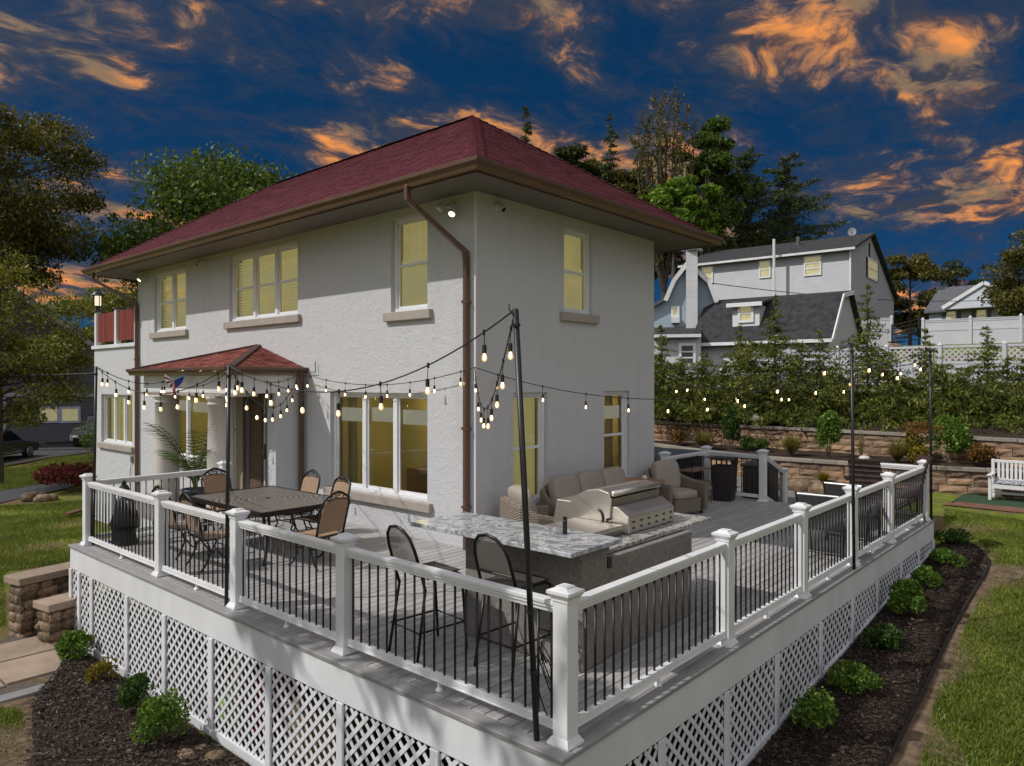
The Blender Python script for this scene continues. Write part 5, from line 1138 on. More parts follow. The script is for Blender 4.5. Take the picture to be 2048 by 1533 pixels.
# dark wooden steps between the upper fences
sb = at(1812, 690, 39); ws = thing('wooden_steps', 'dark wooden steps and rail between the upper white fences', 'steps', sb); dk = M('dark_wood', (.02, .017, .015), r=.7); u = Vector(_X[0:1] and (math.cos(R(-YAW)), math.sin(R(-YAW)), 0))
for i in range(4): MB().obox(sb + u * (-.5 + .32 * i) + Z * (.15 + .24 * i), u * .2, Vector((-u.y, u.x, 0)) * .5, Z * .04).build('tread', dk, ws)
for s in (-.75, .7): MB().tube([sb + u * s, sb + u * s + Z * (1.1 if s < 0 else 1.6)], .05, 6).build('post', dk, ws)
for zz in (.55, .85, 1.05): MB().bar(sb + u * -.75 + Z * zz, sb + u * .7 + Z * (zz + .35), .05, .06).build('rail', dk, ws)
rocks([(1790, 700, .5, 'rock below the dark wooden steps', 3.9), (1820, 703, .45, 'second rock below the dark wooden steps', 3.9), (1800, 790, .5, 'rock at the foot of the lattice fence', 1.9), (1812, 796, .42, 'small rock at the foot of the lattice fence', 1.85)])
# overhead wires
for lab, a, b, sag, nm in (('thin overhead wire running from the blue house past the grey gable', at(1395, 563, 41), at(2000, 600, 60), .5, 'overhead_wire'), ('dark cable crossing low behind the light green tree at left', at(-150, 745, 30), at(192, 747, 24.2), .1, 'overhead_wire')):
    m = MB(); m.tube([a.lerp(b, t) - Z * sag * 4 * t * (1 - t) for t in np.linspace(0, 1, 16)], .025, 5); tag(m.build(nm, black_metal), lab, 'wire')
# ================================================================ vehicles at the kerb
blk = M('black_car_paint', (.008, .008, .012), r=.18, coat=1.0, var=.1); tyre = M('tyre_rubber', (.012, .012, .012), r=.85); alloy = M('alloy', (.5, .5, .52), r=.3, m=.9); cg = M('car_glass', (.015, .018, .022), r=.05, coat=.5); lampm = M('headlamp', (.5, .5, .5), r=.1, coat=1)
def car(label, p, rz, prof, cabin, wheels, wr, name='parked_car', Wd=1.85, flare=False):
    """side profile in x (nose +x), extruded to width"""
    root = thing(name, label, 'car', p, rz); b = MB().prism([(x, -Wd / 2, z) for x, z in prof], (0, Wd, 0)); bo = b.build('body', blk, root, local=True, bev=.07, seg=3)
    c = MB(); k = len(cabin); c.add([(x, s * (Wd / 2 - .06 - .16 * (z - cabin[0][1])), z) for s in (-1, 1) for x, z in cabin], [tuple(range(k)), tuple(range(k, 2 * k))[::-1]] + [(i, k + i, k + (i + 1) % k, (i + 1) % k) for i in range(k)]); c.build('cabin', blk, root, local=True, bev=.05)
    xm = sum(x for x, z in cabin) / k; zm = sum(z for x, z in cabin) / k
    for s in (-1, 1):
        g = MB(); cc = [(xm + (x - xm) * .9, zm + (z - zm) * .72) for x, z in cabin]; g.add([(x, s * (Wd / 2 - .052 - .16 * (z - cabin[0][1])), z) for x, z in cc], [tuple(range(k))]); g.build('side_window', cg, root, local=True)
        for wx in wheels:
            w = MB(); ax = [(wx, s * (Wd / 2 - .2), wr), (wx, s * (Wd / 2 + .02), wr)]; w.tube(ax, wr, 24); wo = w.build('wheel', tyre, root, local=True)
            r = MB(); r.tube([(wx, s * (Wd / 2 + .0), wr), (wx, s * (Wd / 2 + .03), wr)], wr * .3, 12)
            for q in range(5): a = q * 2 * math.pi / 5; r.bar((wx, s * (Wd / 2 + .025), wr), (wx + math.cos(a) * wr * .66, s * (Wd / 2 + .025), wr + math.sin(a) * wr * .66), .03, .12, up=(0, 1, 0))
            r.tube([(wx + math.cos(a) * wr * .66, s * (Wd / 2 + .02), wr + math.sin(a) * wr * .66) for a in np.linspace(0, 2 * math.pi, 20)[:-1]], .025, 5, True); r.build('rim', alloy, wo, local=True)
            if flare:
                fl = MB(); 
                for q in range(8): a0, a1 = math.pi * q / 8, math.pi * (q + 1) / 8; fl.bar((wx + math.cos(a0) * wr * 1.2, s * (Wd / 2 + .06), wr + math.sin(a0) * wr * 1.15), (wx + math.cos(a1) * wr * 1.2, s * (Wd / 2 + .06), wr + math.sin(a1) * wr * 1.15), .2, .05)
                fl.build('fender_flare', M('grey_plastic', (.12, .12, .125), r=.45), root, local=True)
        nose = max(x for x, z in prof); MB().ball((nose - .06, s * (Wd / 2 - .24), .66), .1, .2, .08, 10, 6, .6).build('headlight', lampm, root, local=True)
    return root
sd = (gpt(90, 917) - gpt(0, 934)); rz = math.degrees(math.atan2(sd.y, sd.x)); cp_ = gpt(38, 919) - sd.normalized() * 1.0 + Vector((-sd.y, sd.x, 0)).normalized() * .7
car('black parked car with spoked alloy wheels at the left picture edge', (cp_.x, cp_.y, cp_.z + .03), rz, [(-2.4, .3), (2.3, .28), (2.42, .5), (2.38, .74), (1.2, .92), (-2.2, .98), (-2.42, .8)], [(-2.0, .95), (1.15, .9), (.25, 1.48), (-1.3, 1.5)], (-1.45, 1.5), .34)
jp = gpt(172, 897); car('black off road vehicle half hidden behind the sunroom corner', (jp.x + 1.3, jp.y + 1.3, jp.z + .03), rz + 182, [(-2.0, .55), (2.0, .55), (2.05, .75), (2.0, 1.12), (.6, 1.18), (-1.9, 1.2), (-2.0, .8)], [(-1.8, 1.15), (.6, 1.15), (.35, 1.85), (-1.8, 1.85)], (-1.3, 1.35), .42, 'off_road_vehicle', 1.7, True)
pk = gpt(165, 1030); tag(MB().bar(pk + Vector((-.5, -.3, .12)), pk + Vector((1.2, .8, .2)), .18, .06).build('timber_plank', M('old_timber', (.12, .06, .035), r=.85, var=.3)), 'old brown plank lying on the grass by the deck', 'plank')
# ================================================================ dining set
frame_m = M('wrought_bronze', (.022, .018, .016), r=.45, m=.4, var=.3, vs=14); frame_lit = frame_m
sling_tan = M('tan_sling', (.33, .215, .135), r=.85, var=.1, vs=3, bump=.5, bs=240, bd=.003); sling_brown = sling_tan
def mesh_top():
    mt = bpy.data.materials.new('cast_metal_mesh'); mt.use_nodes = True; t = NT(mt.node_tree); co = t.n('ShaderNodeTexCoord').outputs['Object']
    w = t.n('ShaderNodeTexWave', wave_type='RINGS', rings_direction='Z'); t.set(w.inputs['Vector'], co); w.inputs['Scale'].default_value = 4.2; w.inputs['Distortion'].default_value = 3.2; w.inputs['Detail'].default_value = 1.0; w.inputs['Detail Scale'].default_value = 2.2
    col = t.ramp(w.outputs['Fac'], [(.2, (.10, .088, .078)), (.6, (.27, .24, .215))])
    b = t.n('ShaderNodeBsdfPrincipled'); t.set(b.inputs['Base Color'], col); b.inputs['Roughness'].default_value = .42; b.inputs['Metallic'].default_value = .3
    bp = t.n('ShaderNodeBump'); bp.inputs['Strength'].default_value = .8; bp.inputs['Distance'].default_value = .01; t.set(bp.inputs['Height'], w.outputs['Fac']); t.t.links.new(bp.outputs[0], b.inputs['Normal'])
    o = t.n('ShaderNodeOutputMaterial'); t.t.links.new(b.outputs[0], o.inputs[0]); return mt
TX, TY = -1.88, 2.48
tbl = thing('dining_table', 'rectangular dark cast metal dining table on the deck', 'table', (TX, TY, 0))
MB().box(-.69, -1.06, .70, .69, 1.06, .722).build('tabletop', mesh_top(), tbl, local=True, bev=.006)
rim = MB(); 
for a, b in (((-.7, -1.075), (.7, -1.075)), ((-.7, 1.075), (.7, 1.075)), ((-.7, -1.06), (-.7, 1.06)), ((.7, -1.06), (.7, 1.06))): rim.bar((a[0], a[1], .695), (b[0], b[1], .695), .03, .07)
rim.build('rim', frame_m, tbl, local=True, bev=.008)
ap = MB()
for s in (-1, 1):
    for i in range(9): y = -1.0 + .25 * i; ap.tube([(s * .66, y + .1 * math.cos(a), .62 + .05 * math.sin(a)) for a in np.linspace(0, 2 * math.pi, 9)[:-1]], .007, 4, True)
    for i in range(5): x = -.5 + .25 * i; ap.tube([(x + .1 * math.cos(a), s * 1.02, .62 + .05 * math.sin(a)) for a in np.linspace(0, 2 * math.pi, 9)[:-1]], .007, 4, True)
ap.build('scroll_apron', frame_m, tbl, local=True)
for sx in (-1, 1):
    for sy in (-1, 1): MB().tube([(sx * .62, sy * .98, .69), (sx * .58, sy * .92, .5), (sx * .50, sy * .84, .3), (sx * .56, sy * .92, .08), (sx * .62, sy * .98, .006)], .022, 7).build('leg', frame_m, tbl, local=True, smooth=True)
MB().lathe([(.04, .7221), (.04, .728), (.02, .729)], 14).build('umbrella_hole', black_metal, tbl, local=True)
def arc(c, r, a0, a1, n, ax): return [c + ax[0] * math.cos(a) * r + ax[1] * math.sin(a) * r for a in np.linspace(a0, a1, n)]
def dining_chair():
    t = thing('dining_chair', 'x', 'chair', group='dining chairs round the metal table'); V3 = Vector
    lean = lambda z: -.25 - .16 * max(0, (z - .43) / .57)
    MB().box(-.22, -.23, .41, .24, .23, .425).build('seat', sling_tan, t, local=True, bev=.006)
    sf = MB(); sf.tube([(.25, -.24, .415), (-.23, -.24, .405), (-.23, .24, .405), (.25, .24, .415)], .013, 6, True); sf.build('seat_frame', frame_m, t, local=True)
    b = MB(); b.add([(lean(z), y, z) for z in (.47, .66, .86) for y in (-.21, 0, .21)] + [(lean(.9), -.16, .9), (lean(.92), 0, .92), (lean(.9), .16, .9)], [(0, 1, 4, 3), (1, 2, 5, 4), (3, 4, 7, 6), (4, 5, 8, 7), (6, 7, 10, 9), (7, 8, 11, 10)]); bo = b.build('backrest', sling_tan, t, local=True)
    so_ = bo.modifiers.new('s', 'SOLIDIFY'); so_.thickness = .006
    f = MB(); f.tube([(lean(z), y, z) for y, z in ((-.23, .40), (-.235, .6), (-.235, .82), (-.21, .92), (-.13, .965), (-.06, 1.0), (0, 1.015), (.06, 1.0), (.13, .965), (.21, .92), (.235, .82), (.235, .6), (.23, .40))], .016, 7); f.build('back_frame', frame_m, t, local=True, smooth=True)
    c = MB()
    for s in (-1, 1):
        for cy, cz, r in ((.06, .95, .035), (.13, .925, .026), (.025, .975, .02)): c.tube([(lean(cz), s * cy + r * math.cos(a), cz + r * math.sin(a)) for a in np.linspace(0, 5.2, 9)], .007, 4)
    c.tube([(lean(.9), -.17, .905), (lean(.93), 0, .925), (lean(.9), .17, .905)], .008, 5); c.build('scroll_crest', frame_m, t, local=True)
    for s in (-1, 1):
        MB().tube([(lean(.64), s * .25, .64), (-.1, s * .27, .66), (.12, s * .275, .65), (.2, s * .275, .61), (.19, s * .27, .57)], .014, 6).build('arm', frame_m, t, local=True, smooth=True)
        MB().tube([(.12, s * .27, .645), (.2, s * .26, .5), (.14, s * .25, .38), (.08, s * .25, .2), (.2, s * .25, .04), (.27, s * .25, .012)], .013, 6).build('leg', frame_m, t, local=True, smooth=True)
        MB().tube([(-.22, s * .235, .42), (-.16, s * .24, .25), (-.24, s * .25, .08), (-.3, s * .25, .012)], .013, 6).build('leg', frame_m, t, local=True, smooth=True)
    MB().tube([(.1, -.24, .26), (.1, .24, .26)], .008, 5).build('stretcher', frame_m, t, local=True)
    return t
ch = dining_chair()
for i, (x, y, rz, lab) in enumerate(((-2.0, 1.02, 98, 'tan sling dining chair at the near end of the table, its back to us'), (-1.83, 3.86, -92, 'dining chair at the far end of the table beside the railing'), (-2.88, 2.92, 4, 'dining chair at the left of the table, farther one by the railing'),
                                     (-2.92, 1.98, -4, 'dining chair at the left of the table, nearer one by the railing'), (-1.28, 2.82, 182, 'sunlit tan dining chair by the house wall, nearest the door'), (-1.32, 1.96, 176, 'sunlit tan dining chair by the house wall, below the big window'))):
    o = ch if i == 0 else copy_tree(ch); o.location = (x, y, .002); o.rotation_euler = (0, 0, R(rz)); o['label'] = lab
# ================================================================ grill island
isl_m = M('taupe_stucco', (.185, .168, .150), r=.9, var=.18, vs=30, c2=(.23, .21, .19), bump=.6, bs=90, bd=.008)
def granite(name, c0, c1, c2, sc):
    mt = bpy.data.materials.new(name); mt.use_nodes = True; t = NT(mt.node_tree); co = t.n('ShaderNodeTexCoord').outputs['Object']
    a = t.noise(co, sc, 8, .62, 2.6); b = t.noise(co, sc * 7, 6, .7, .6)
    col = t.ramp(t.math('ADD', t.math('MULTIPLY', a, .8), t.math('MULTIPLY', b, .22)), [(.36, c0), (.47, c1), (.52, c2), (.57, c1), (.68, c0)])
    p = t.n('ShaderNodeBsdfPrincipled'); t.set(p.inputs['Base Color'], col); p.inputs['Roughness'].default_value = .16
    o = t.n('ShaderNodeOutputMaterial'); t.t.links.new(p.outputs[0], o.inputs[0]); return mt
gr_blue = granite('blue_grey_granite', (.13, .135, .15), (.27, .275, .29), (.56, .57, .58), 2.2); gr_tan = granite('cream_vein_granite', (.10, .09, .085), (.24, .225, .205), (.56, .53, .49), 4.2)
isl = thing('grill_island', 'taupe stucco grill island with raised granite bar', 'island', (-1.5, -3.2, 0))
MB().box(-2.57, -3.77, .004, -2.2, -2.37, 1.03).build('bar_wall', isl_m, isl, bev=.012); MB().box(-2.199, -3.74, .004, -.57, -2.8, .885).build('base', isl_m, isl, bev=.012)
MB().box(-2.89, -3.89, 1.045, -2.14, -1.93, 1.085).build('bar_top', gr_blue, isl, bev=.006); MB().box(-2.139, -3.66, .893, .05, -2.62, .93).build('counter', gr_tan, isl, bev=.006)
MB().box(-2.72, -3.8, 1.008, -2.22, -2.1, 1.043).build('steel_support', black_metal, isl); MB().box(-2.62, -3.778, .96, -2.18, -3.0, 1.006).build('support_ledge', isl_m, isl)
MB().box(-2.16, -3.752, .80, -2.10, -3.741, .90).build('outlet', black_metal, isl)
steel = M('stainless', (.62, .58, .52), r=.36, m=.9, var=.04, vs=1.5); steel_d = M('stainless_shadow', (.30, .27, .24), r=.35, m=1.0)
gl = thing('gas_grill', 'stainless steel gas grill with raised curved hood on the island', 'grill', (-.9, -3.1, .93))
MB().prism([(-1.36, y, z) for y, z in ((-3.46, .934), (-3.46, 1.10), (-3.32, 1.19), (-2.55, 1.19), (-2.5, .934))], (.92, 0, 0)).build('firebox', steel, gl, bev=.01)
hp_ = [(-3.18, 1.02), (-3.25, 1.07), (-3.27, 1.25), (-3.235, 1.325), (-3.12, 1.352), (-2.97, 1.33), (-2.84, 1.265), (-2.72, 1.16), (-2.63, 1.04), (-2.65, .98), (-2.8, .98)]
MB().prism([(-1.385, y, z) for y, z in hp_], (.022, 0, 0)).build('hood_side', steel, gl, bev=.005); MB().prism([(-.455, y, z) for y, z in hp_], (.022, 0, 0)).build('hood_side', steel, gl, bev=.005)
hd = MB(); top = hp_[3:9]
for a, b in zip(top, top[1:]): hd.prism([(-1.362, a[0], a[1]), (-1.362, b[0], b[1]), (-1.362, b[0], b[1] - .015), (-1.362, a[0], a[1] - .015)], (.906, 0, 0))
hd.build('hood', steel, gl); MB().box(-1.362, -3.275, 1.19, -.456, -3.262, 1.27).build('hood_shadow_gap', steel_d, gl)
MB().tube([(-1.37, -3.275, 1.318), (-.445, -3.275, 1.318)], .03, 10).build('hood_roll', steel, gl, smooth=True)
for r_ in range(2):
    for i in range(6): MB().ball((-1.27 + .15 * i, -3.462, .985 + .06 * r_), .03, .008, .012, 8, 5).build('vent_louver', M('vent_dark', (.05, .045, .04), r=.5, m=.3), gl)
MB().tube([(-1.392, -3.10 + .12 * math.cos(a) * .6, 1.06 + .09 * math.sin(a)) for a in np.linspace(1.7, 3.6, 7)], .012, 5).build('hood_slot', black_metal, gl); MB().tube([(-1.41, -3.235, 1.06), (-1.38, -3.235, 1.06)], .014, 8).build('pivot_bolt', black_metal, gl)
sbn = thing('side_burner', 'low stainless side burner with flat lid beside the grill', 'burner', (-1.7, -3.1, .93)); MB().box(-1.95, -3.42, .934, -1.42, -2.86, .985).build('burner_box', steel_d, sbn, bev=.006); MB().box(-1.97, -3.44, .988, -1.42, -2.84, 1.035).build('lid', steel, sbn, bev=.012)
pm = thing('pepper_mill', 'small black cylinder standing on the granite bar top', 'mill', (-2.33, -3.40, 1.086)); MB().lathe([(.021, 0), (.021, .12), (.018, .125), (.018, .13), (.021, .133), (.021, .15), (.01, .156)], 14).build('body', black_metal, pm, local=True, smooth=False)
# bar stools
mesh_fab = M('woven_mesh', (.15, .135, .12), r=.8, var=.1, alpha=.72); rod = M('stool_bronze', (.028, .022, .019), r=.35, m=.6)
def bar_stool():
    t = thing('bar_stool', 'x', 'stool', group='bar stools at the island')
    MB().box(-.2, -.2, .735, .22, .2, .75).build('seat', M('stool_seat', (.06, .055, .05), r=.7, var=.15, vs=20), t, local=True, bev=.03)
    bx_ = lambda z: -.21 - .13 * (z - .75) / .42
    arch = [(-.20, .62), (-.21, .76), (-.205, .9), (-.2, 1.0), (-.17, 1.1), (-.1, 1.165), (0, 1.185), (.1, 1.165), (.17, 1.1), (.2, 1.0), (.205, .9), (.21, .76), (.20, .62)]
    MB().tube([(bx_(z), y, z) for y, z in arch], .014, 8).build('back_frame', rod, t, local=True, smooth=True)
    k = [(y * .94, min(z, 1.175)) for y, z in arch[2:-2]]; b = MB().add([(bx_(.85) + .0, -.19, .85)] + [(bx_(z), y, z) for y, z in k] + [(bx_(.85), .19, .85)], [tuple(range(len(k) + 2))]); b.build('back_mesh', mesh_fab, t, local=True)
    MB().tube([(bx_(.85), -.2, .85), (bx_(.85) - .025, 0, .855), (bx_(.85), .2, .85)], .01, 6).build('back_rail', rod, t, local=True)
    for s in (-1, 1):
        MB().tube([(bx_(.62), s * .2, .63), (-.27, s * .22, .012)], .013, 7).build('leg', rod, t, local=True, smooth=True)
        MB().tube([(-.15, s * .2, .725), (.18, s * .2, .725), (.22, s * .205, .70), (.235, s * .21, .64), (.28, s * .22, .012)], .013, 7).build('leg', rod, t, local=True, smooth=True)
    MB().tube([(.262, -.215, .27), (.262, .215, .27), (-.25, .215, .27), (-.25, -.215, .27)], .01, 6, True).build('footrest', rod, t, local=True)
    return t
bs = bar_stool(); b2 = copy_tree(bs)
for o, x, y, rz, lab in ((bs, -3.10, -2.42, -6, 'bronze bar stool standing clear at the end of the granite bar'), (b2, -2.83, -3.24, -2, 'bronze bar stool tucked under the granite bar by the corner post')): o.location = (x, y, .002); o.rotation_euler = (0, 0, R(rz)); o['label'] = lab
# ================================================================ wicker lounge set
def wicker():
    mt = bpy.data.materials.new('tan_wicker'); mt.use_nodes = True; t = NT(mt.node_tree); co = t.n('ShaderNodeTexCoord').outputs['Object']
    ck = t.n('ShaderNodeTexBrick'); t.set(ck.inputs['Vector'], t.vmath('ADD', co, t.vmath('SCALE', t.noise(co, 9, 2, out='Color'), scale=.02))); ck.inputs['Scale'].default_value = 26; ck.inputs['Mortar Size'].default_value = .1; ck.inputs['Brick Width'].default_value = .55; ck.inputs['Row Height'].default_value = .35
    w1 = t.n('ShaderNodeTexWave', bands_direction='Z'); t.set(w1.inputs['Vector'], co); w1.inputs['Scale'].default_value = 14; w1.inputs['Distortion'].default_value = 1.2; w1.inputs['Detail Scale'].default_value = 6
    w2 = t.n('ShaderNodeTexWave', bands_direction='DIAGONAL'); t.set(w2.inputs['Vector'], co); w2.inputs['Scale'].default_value = 18; w2.inputs['Distortion'].default_value = 1.5
    h = t.math('MULTIPLY', t.math('ADD', w1.outputs['Fac'], w2.outputs['Fac']), .5); col = t.ramp(h, [(.2, (.07, .055, .04)), (.55, (.25, .20, .15)), (.85, (.36, .30, .23))])
    b = t.n('ShaderNodeBsdfPrincipled'); t.set(b.inputs['Base Color'], col); b.inputs['Roughness'].default_value = .6
    bp = t.n('ShaderNodeBump'); bp.inputs['Strength'].default_value = .9; bp.inputs['Distance'].default_value = .012; t.set(bp.inputs['Height'], h); t.t.links.new(bp.outputs[0], b.inputs['Normal'])
    o = t.n('ShaderNodeOutputMaterial'); t.t.links.new(b.outputs[0], o.inputs[0]); return mt
wick = wicker(); cush_m = M('taupe_cushion', (.32, .28, .23), r=.9, var=.06, vs=2, bump=.3, bs=160, bd=.003)
def lounge(name, label, w, n, loc, rz, cat):
    """curved wicker shell facing +x, w wide, n cushions"""
    t = thing(name, label, cat, loc, rz); hw = w / 2; d = .40
    # shell: a U-shaped wall sweeping round the back, high at the back and low at the arm fronts
    path = [(d, -hw), (.15, -hw - .01), (-.12, -hw + .01), (-.3, -hw + .1), (-.37, -hw + .28)] + [(-.38, y) for y in np.linspace(-hw + .45, hw - .45, 3)] + [(-.37, hw - .28), (-.3, hw - .1), (-.12, hw - .01), (.15, hw + .01), (d, hw)]
    top = [.58, .58, .64, .76, .80, .81, .81, .81, .80, .76, .64, .58, .58]; m = MB(); k = len(path); P = [Vector((x, y, 0)) for x, y in path]; th = .085
    for i, p in enumerate(P):
        a = P[max(0, i - 1)]; b = P[min(k - 1, i + 1)]; nn = (b - a).normalized().cross(Z)
        q = p - nn * th; fl = .05 * (top[i] - .55)
        m.v += [tuple(p + Z * .06), tuple(p + nn * fl + Z * (top[i] - .03)), tuple(p - nn * th * .35 + Z * (top[i] + .012)), tuple(p - nn * th * .8 + Z * (top[i])), tuple(q + Z * (top[i] - .04)), tuple(q + Z * .06)]
    for i in range(k - 1):
        for j in range(6): m.f.append((i * 6 + j, (i + 1) * 6 + j, (i + 1) * 6 + (j + 1) % 6, i * 6 + (j + 1) % 6))
    m.f.append(tuple(range(6))); m.f.append(tuple((k - 1) * 6 + j for j in range(6))[::-1]); m.build('shell', wick, t, local=True)
    MB().box(-.3, -hw + .09, .05, d - .01, hw - .09, .30).build('seat_base', wick, t, local=True, bev=.01)
    for sx, sy in ((-.3, -hw + .12), (-.3, hw - .12), (d - .05, -hw + .04), (d - .05, hw - .04)): MB().box(sx - .025, sy - .025, .004, sx + .025, sy + .025, .06).build('leg', black_metal, t, local=True)
    cw = (w - .2) / n
    for i in range(n):
        y = -hw + .1 + cw * (i + .5)
        MB().ball((.06, y, .37), .35, cw / 2 - .004, .085, 24, 14, .45).build('seat_cushion', cush_m, t, local=True, smooth=True)
        b = MB().ball((0, 0, 0), .115, cw / 2 - .004, .29, 24, 14, .5); ca, sa = math.cos(-.24), math.sin(-.24); b.v = [(-.17 + x * ca + z * sa, y + y_ + .01 * math.sin(z * 9), (.68 - x * sa + z * ca)) for x, y_, z in b.v]; b.build('back_cushion', cush_m, t, local=True, smooth=True)
    return t
lounge('wicker_armchair', 'tan wicker armchair at the near house corner behind the granite bar', .92, 1, (.42, -.76, .003), -30, 'armchair')
lounge('wicker_sofa', 'three seat tan wicker sofa along the right house wall', 2.25, 3, (2.32, -.56, .003), -90, 'sofa')
lounge('wicker_armchair', 'tan wicker armchair beside the round table near the railing post', .86, 1, (4.60, -.66, .003), -104, 'armchair')
rt = thing('round_side_table', 'round slatted wood side table between sofa and armchair', 'table', (3.98, -.36, 0)); wd = M('acacia_slat', (.30, .18, .10), r=.6, var=.2, vs=5, stretch=(1, 8, 8), orand=.15)
for i in range(9):
    y = -.36 + .09 * i; hwid = math.sqrt(max(.01, .40 ** 2 - y * y)); MB().box(-hwid, y - .039, .62, hwid, y + .039, .642).build('slat', wd, rt, local=True)
MB().tube([(math.cos(a) * .405, math.sin(a) * .405, .628) for a in np.linspace(0, 2 * math.pi, 29)[:-1]], .016, 6, True).build('rim', wd, rt, local=True)
for a in (0.4, 2.5, 4.6): MB().tube([(math.cos(a) * .3, math.sin(a) * .3, .61), (math.cos(a) * .36, math.sin(a) * .36, .004)], .018, 6).build('leg', black_metal, rt, local=True)
MB().tube([(-.02, 0, .60), (-.02, 0, .3)], .03, 6).build('hub', black_metal, rt, local=True)
bl = thing('ball_candle', 'small white ball lying on the round side table', 'candle', (4.0, -.42, .643)); MB().ball((0, 0, .05), .052, .052, .05, 16, 10).build('ball', M('white_wax', (.66, .62, .55), r=.5), bl, local=True, smooth=True); MB().lathe([(.03, 0), (.026, .012)], 10).build('foot', M('dark_foot', (.03, .02, .02)), bl, local=True)
# ---------------------------------------------------------------- things at the far end of the deck
rs = thing('metal_shelf', 'open metal rack with wooden shelves by the railing', 'shelf', (5.75, -.52, 0))
for sx in (-.4, .4):
    for sy in (-.16, .16): MB().tube([(sx, sy, .004), (sx, sy, .92)], .009, 5).build('upright', black_metal, rs, local=True)
for z in (.05, .42, .68): MB().box(-.4, -.16, z, .4, .16, z + .022).build('shelf_board', M('brown_shelf', (.17, .105, .065), r=.6, var=.2, vs=4), rs, local=True)
MB().tube([(-.4, -.16, .92), (.4, -.16, .92), (.4, .16, .92), (-.4, .16, .92)], .008, 5, True).build('top_rail', black_metal, rs, local=True)
resin = M('dark_resin_weave', (.018, .013, .012), r=.55, var=.3, vs=25, stretch=(1, 1, 3), bump=.6, bs=60, bd=.008)
bn = thing('wicker_bin', 'tall dark brown woven bin with slotted rim by the railing', 'bin', (6.58, -.76, 0), 12)
MB().add([(sx * w, sy * w, z) for z, w in ((.004, .185), (.72, .225)) for sx, sy in ((-1, -1), (1, -1), (1, 1), (-1, 1))], [(0, 3, 2, 1), (4, 5, 6, 7), (0, 1, 5, 4), (1, 2, 6, 5), (2, 3, 7, 6), (3, 0, 4, 7)]).build('body', resin, bn, local=True, bev=.012)
MB().box(-.24, -.24, .85, .24, .24, .885).build('lid', resin, bn, local=True, bev=.012)
for i in range(5):
    x = -.21 + .105 * i; MB().box(x - .014, -.232, .72, x + .014, -.21, .85).build('rim_slat', resin, bn, local=True); MB().box(-.232, x - .014, .72, -.21, x + .014, .85).build('rim_slat', resin, bn, local=True)
for z in (.12, .24, .36, .48, .6): MB().box(-.19 - .055 * z, -.19 - .055 * z, z, .19 + .055 * z, .19 + .055 * z, z + .012).build('weave_band', resin, bn, local=True)
ht = thing('hot_tub', 'dark hot tub with blue grey cover behind the railing', 'hot tub', (6.6, 1.25, -.5)); MB().box(-1.1, -1.05, .02, 1.1, 1.05, 1.27).build('cabinet', M('espresso_cabinet', (.02, .017, .016), r=.6, var=.2), ht, local=True, bev=.05); MB().box(-1.14, -1.09, 1.275, 1.14, 1.09, 1.38).build('cover', M('slate_cover', (.075, .10, .13), r=.6, var=.1), ht, local=True, bev=.035)
for i in range(12): MB().box(-1.08 + .18 * i, -1.066, .1, -.94 + .18 * i, -1.052, 1.2).build('cabinet_slat', MATS['espresso_cabinet'], ht, local=True)
sx_ = thing('storage_box', 'tall dark resin storage box beside the stair railing', 'box', (8.45, -.75, -.45), 8)
MB().box(-.36, -.3, .0, .36, .3, .98).build('body', M('taupe_resin', (.055, .048, .044), r=.6, var=.1), sx_, local=True, bev=.02); MB().box(-.40, -.34, .985, .40, .34, 1.06).build('lid', MATS['taupe_resin'], sx_, local=True, bev=.03)
for i in range(4): MB().box(-.33 + .17 * i, -.312, .06, -.19 + .17 * i, -.301, .92).build('panel', MATS['taupe_resin'], sx_, local=True)
sling_g = M('charcoal_sling', (.05, .048, .045), r=.85, var=.15, vs=30, bump=.3, bs=200); alu = M('pale_aluminium', (.55, .55, .54), r=.4, m=.6); sl_fr = M('graphite_frame', (.035, .034, .034), r=.4, m=.3)
def sling_chair():
    t = thing('sling_chair', 'x', 'chair', group='charcoal sling chairs'); L = lambda z: -.22 - .22 * (z - .4) / .5
    b = MB().box(0, 0, 0, 0, 0, 0); b = MB().add([(L(z) + dx, y, z) for dx in (0, -.012) for z in (.42, .9) for y in (-.26, .26)], [(0, 1, 3, 2), (4, 6, 7, 5), (0, 2, 6, 4), (1, 5, 7, 3), (2, 3, 7, 6), (0, 4, 5, 1)]); b.build('back_sling', sling_g, t, local=True)
    MB().box(-.24, -.26, .39, .28, .26, .402).build('seat_sling', sling_g, t, local=True); MB().tube([(L(.91), -.27, .91), (L(.91), .27, .91)], .015, 8).build('top_bar', alu, t, local=True)
    for s in (-1, 1):
        MB().tube([(L(.93), s * .285, .93), (L(.42), s * .285, .42), (-.3, s * .285, .012)], .018, 6).build('leg', sl_fr, t, local=True); MB().tube([(.28, s * .285, .012), (.24, s * .285, .4), (.22, s * .285, .6), (-.28, s * .285, .62)], .018, 6).build('leg', sl_fr, t, local=True)
        MB().box(-.3, s * .285 - .03, .625, .25, s * .285 + .03, .645).build('arm', sl_fr, t, local=True, bev=.008)
    MB().tube([(-.27, -.285, .1), (-.27, .285, .1)], .014, 6).build('stretcher', sl_fr, t, local=True); MB().tube([(.26, -.285, .36), (.26, .285, .36)], .014, 6).build('seat_rail', sl_fr, t, local=True); return t
s1 = sling_chair(); s2_ = copy_tree(s1)
for o, x, y, rz, lab in ((s1, 3.02, -3.95, 3, 'charcoal sling chair with pale top bar, the nearer of the two'), (s2_, 4.32, -3.93, -3, 'charcoal sling chair with pale top bar, the farther of the two')): o.location = (x, y, .002); o.rotation_euler = (0, 0, R(rz)); o['label'] = lab
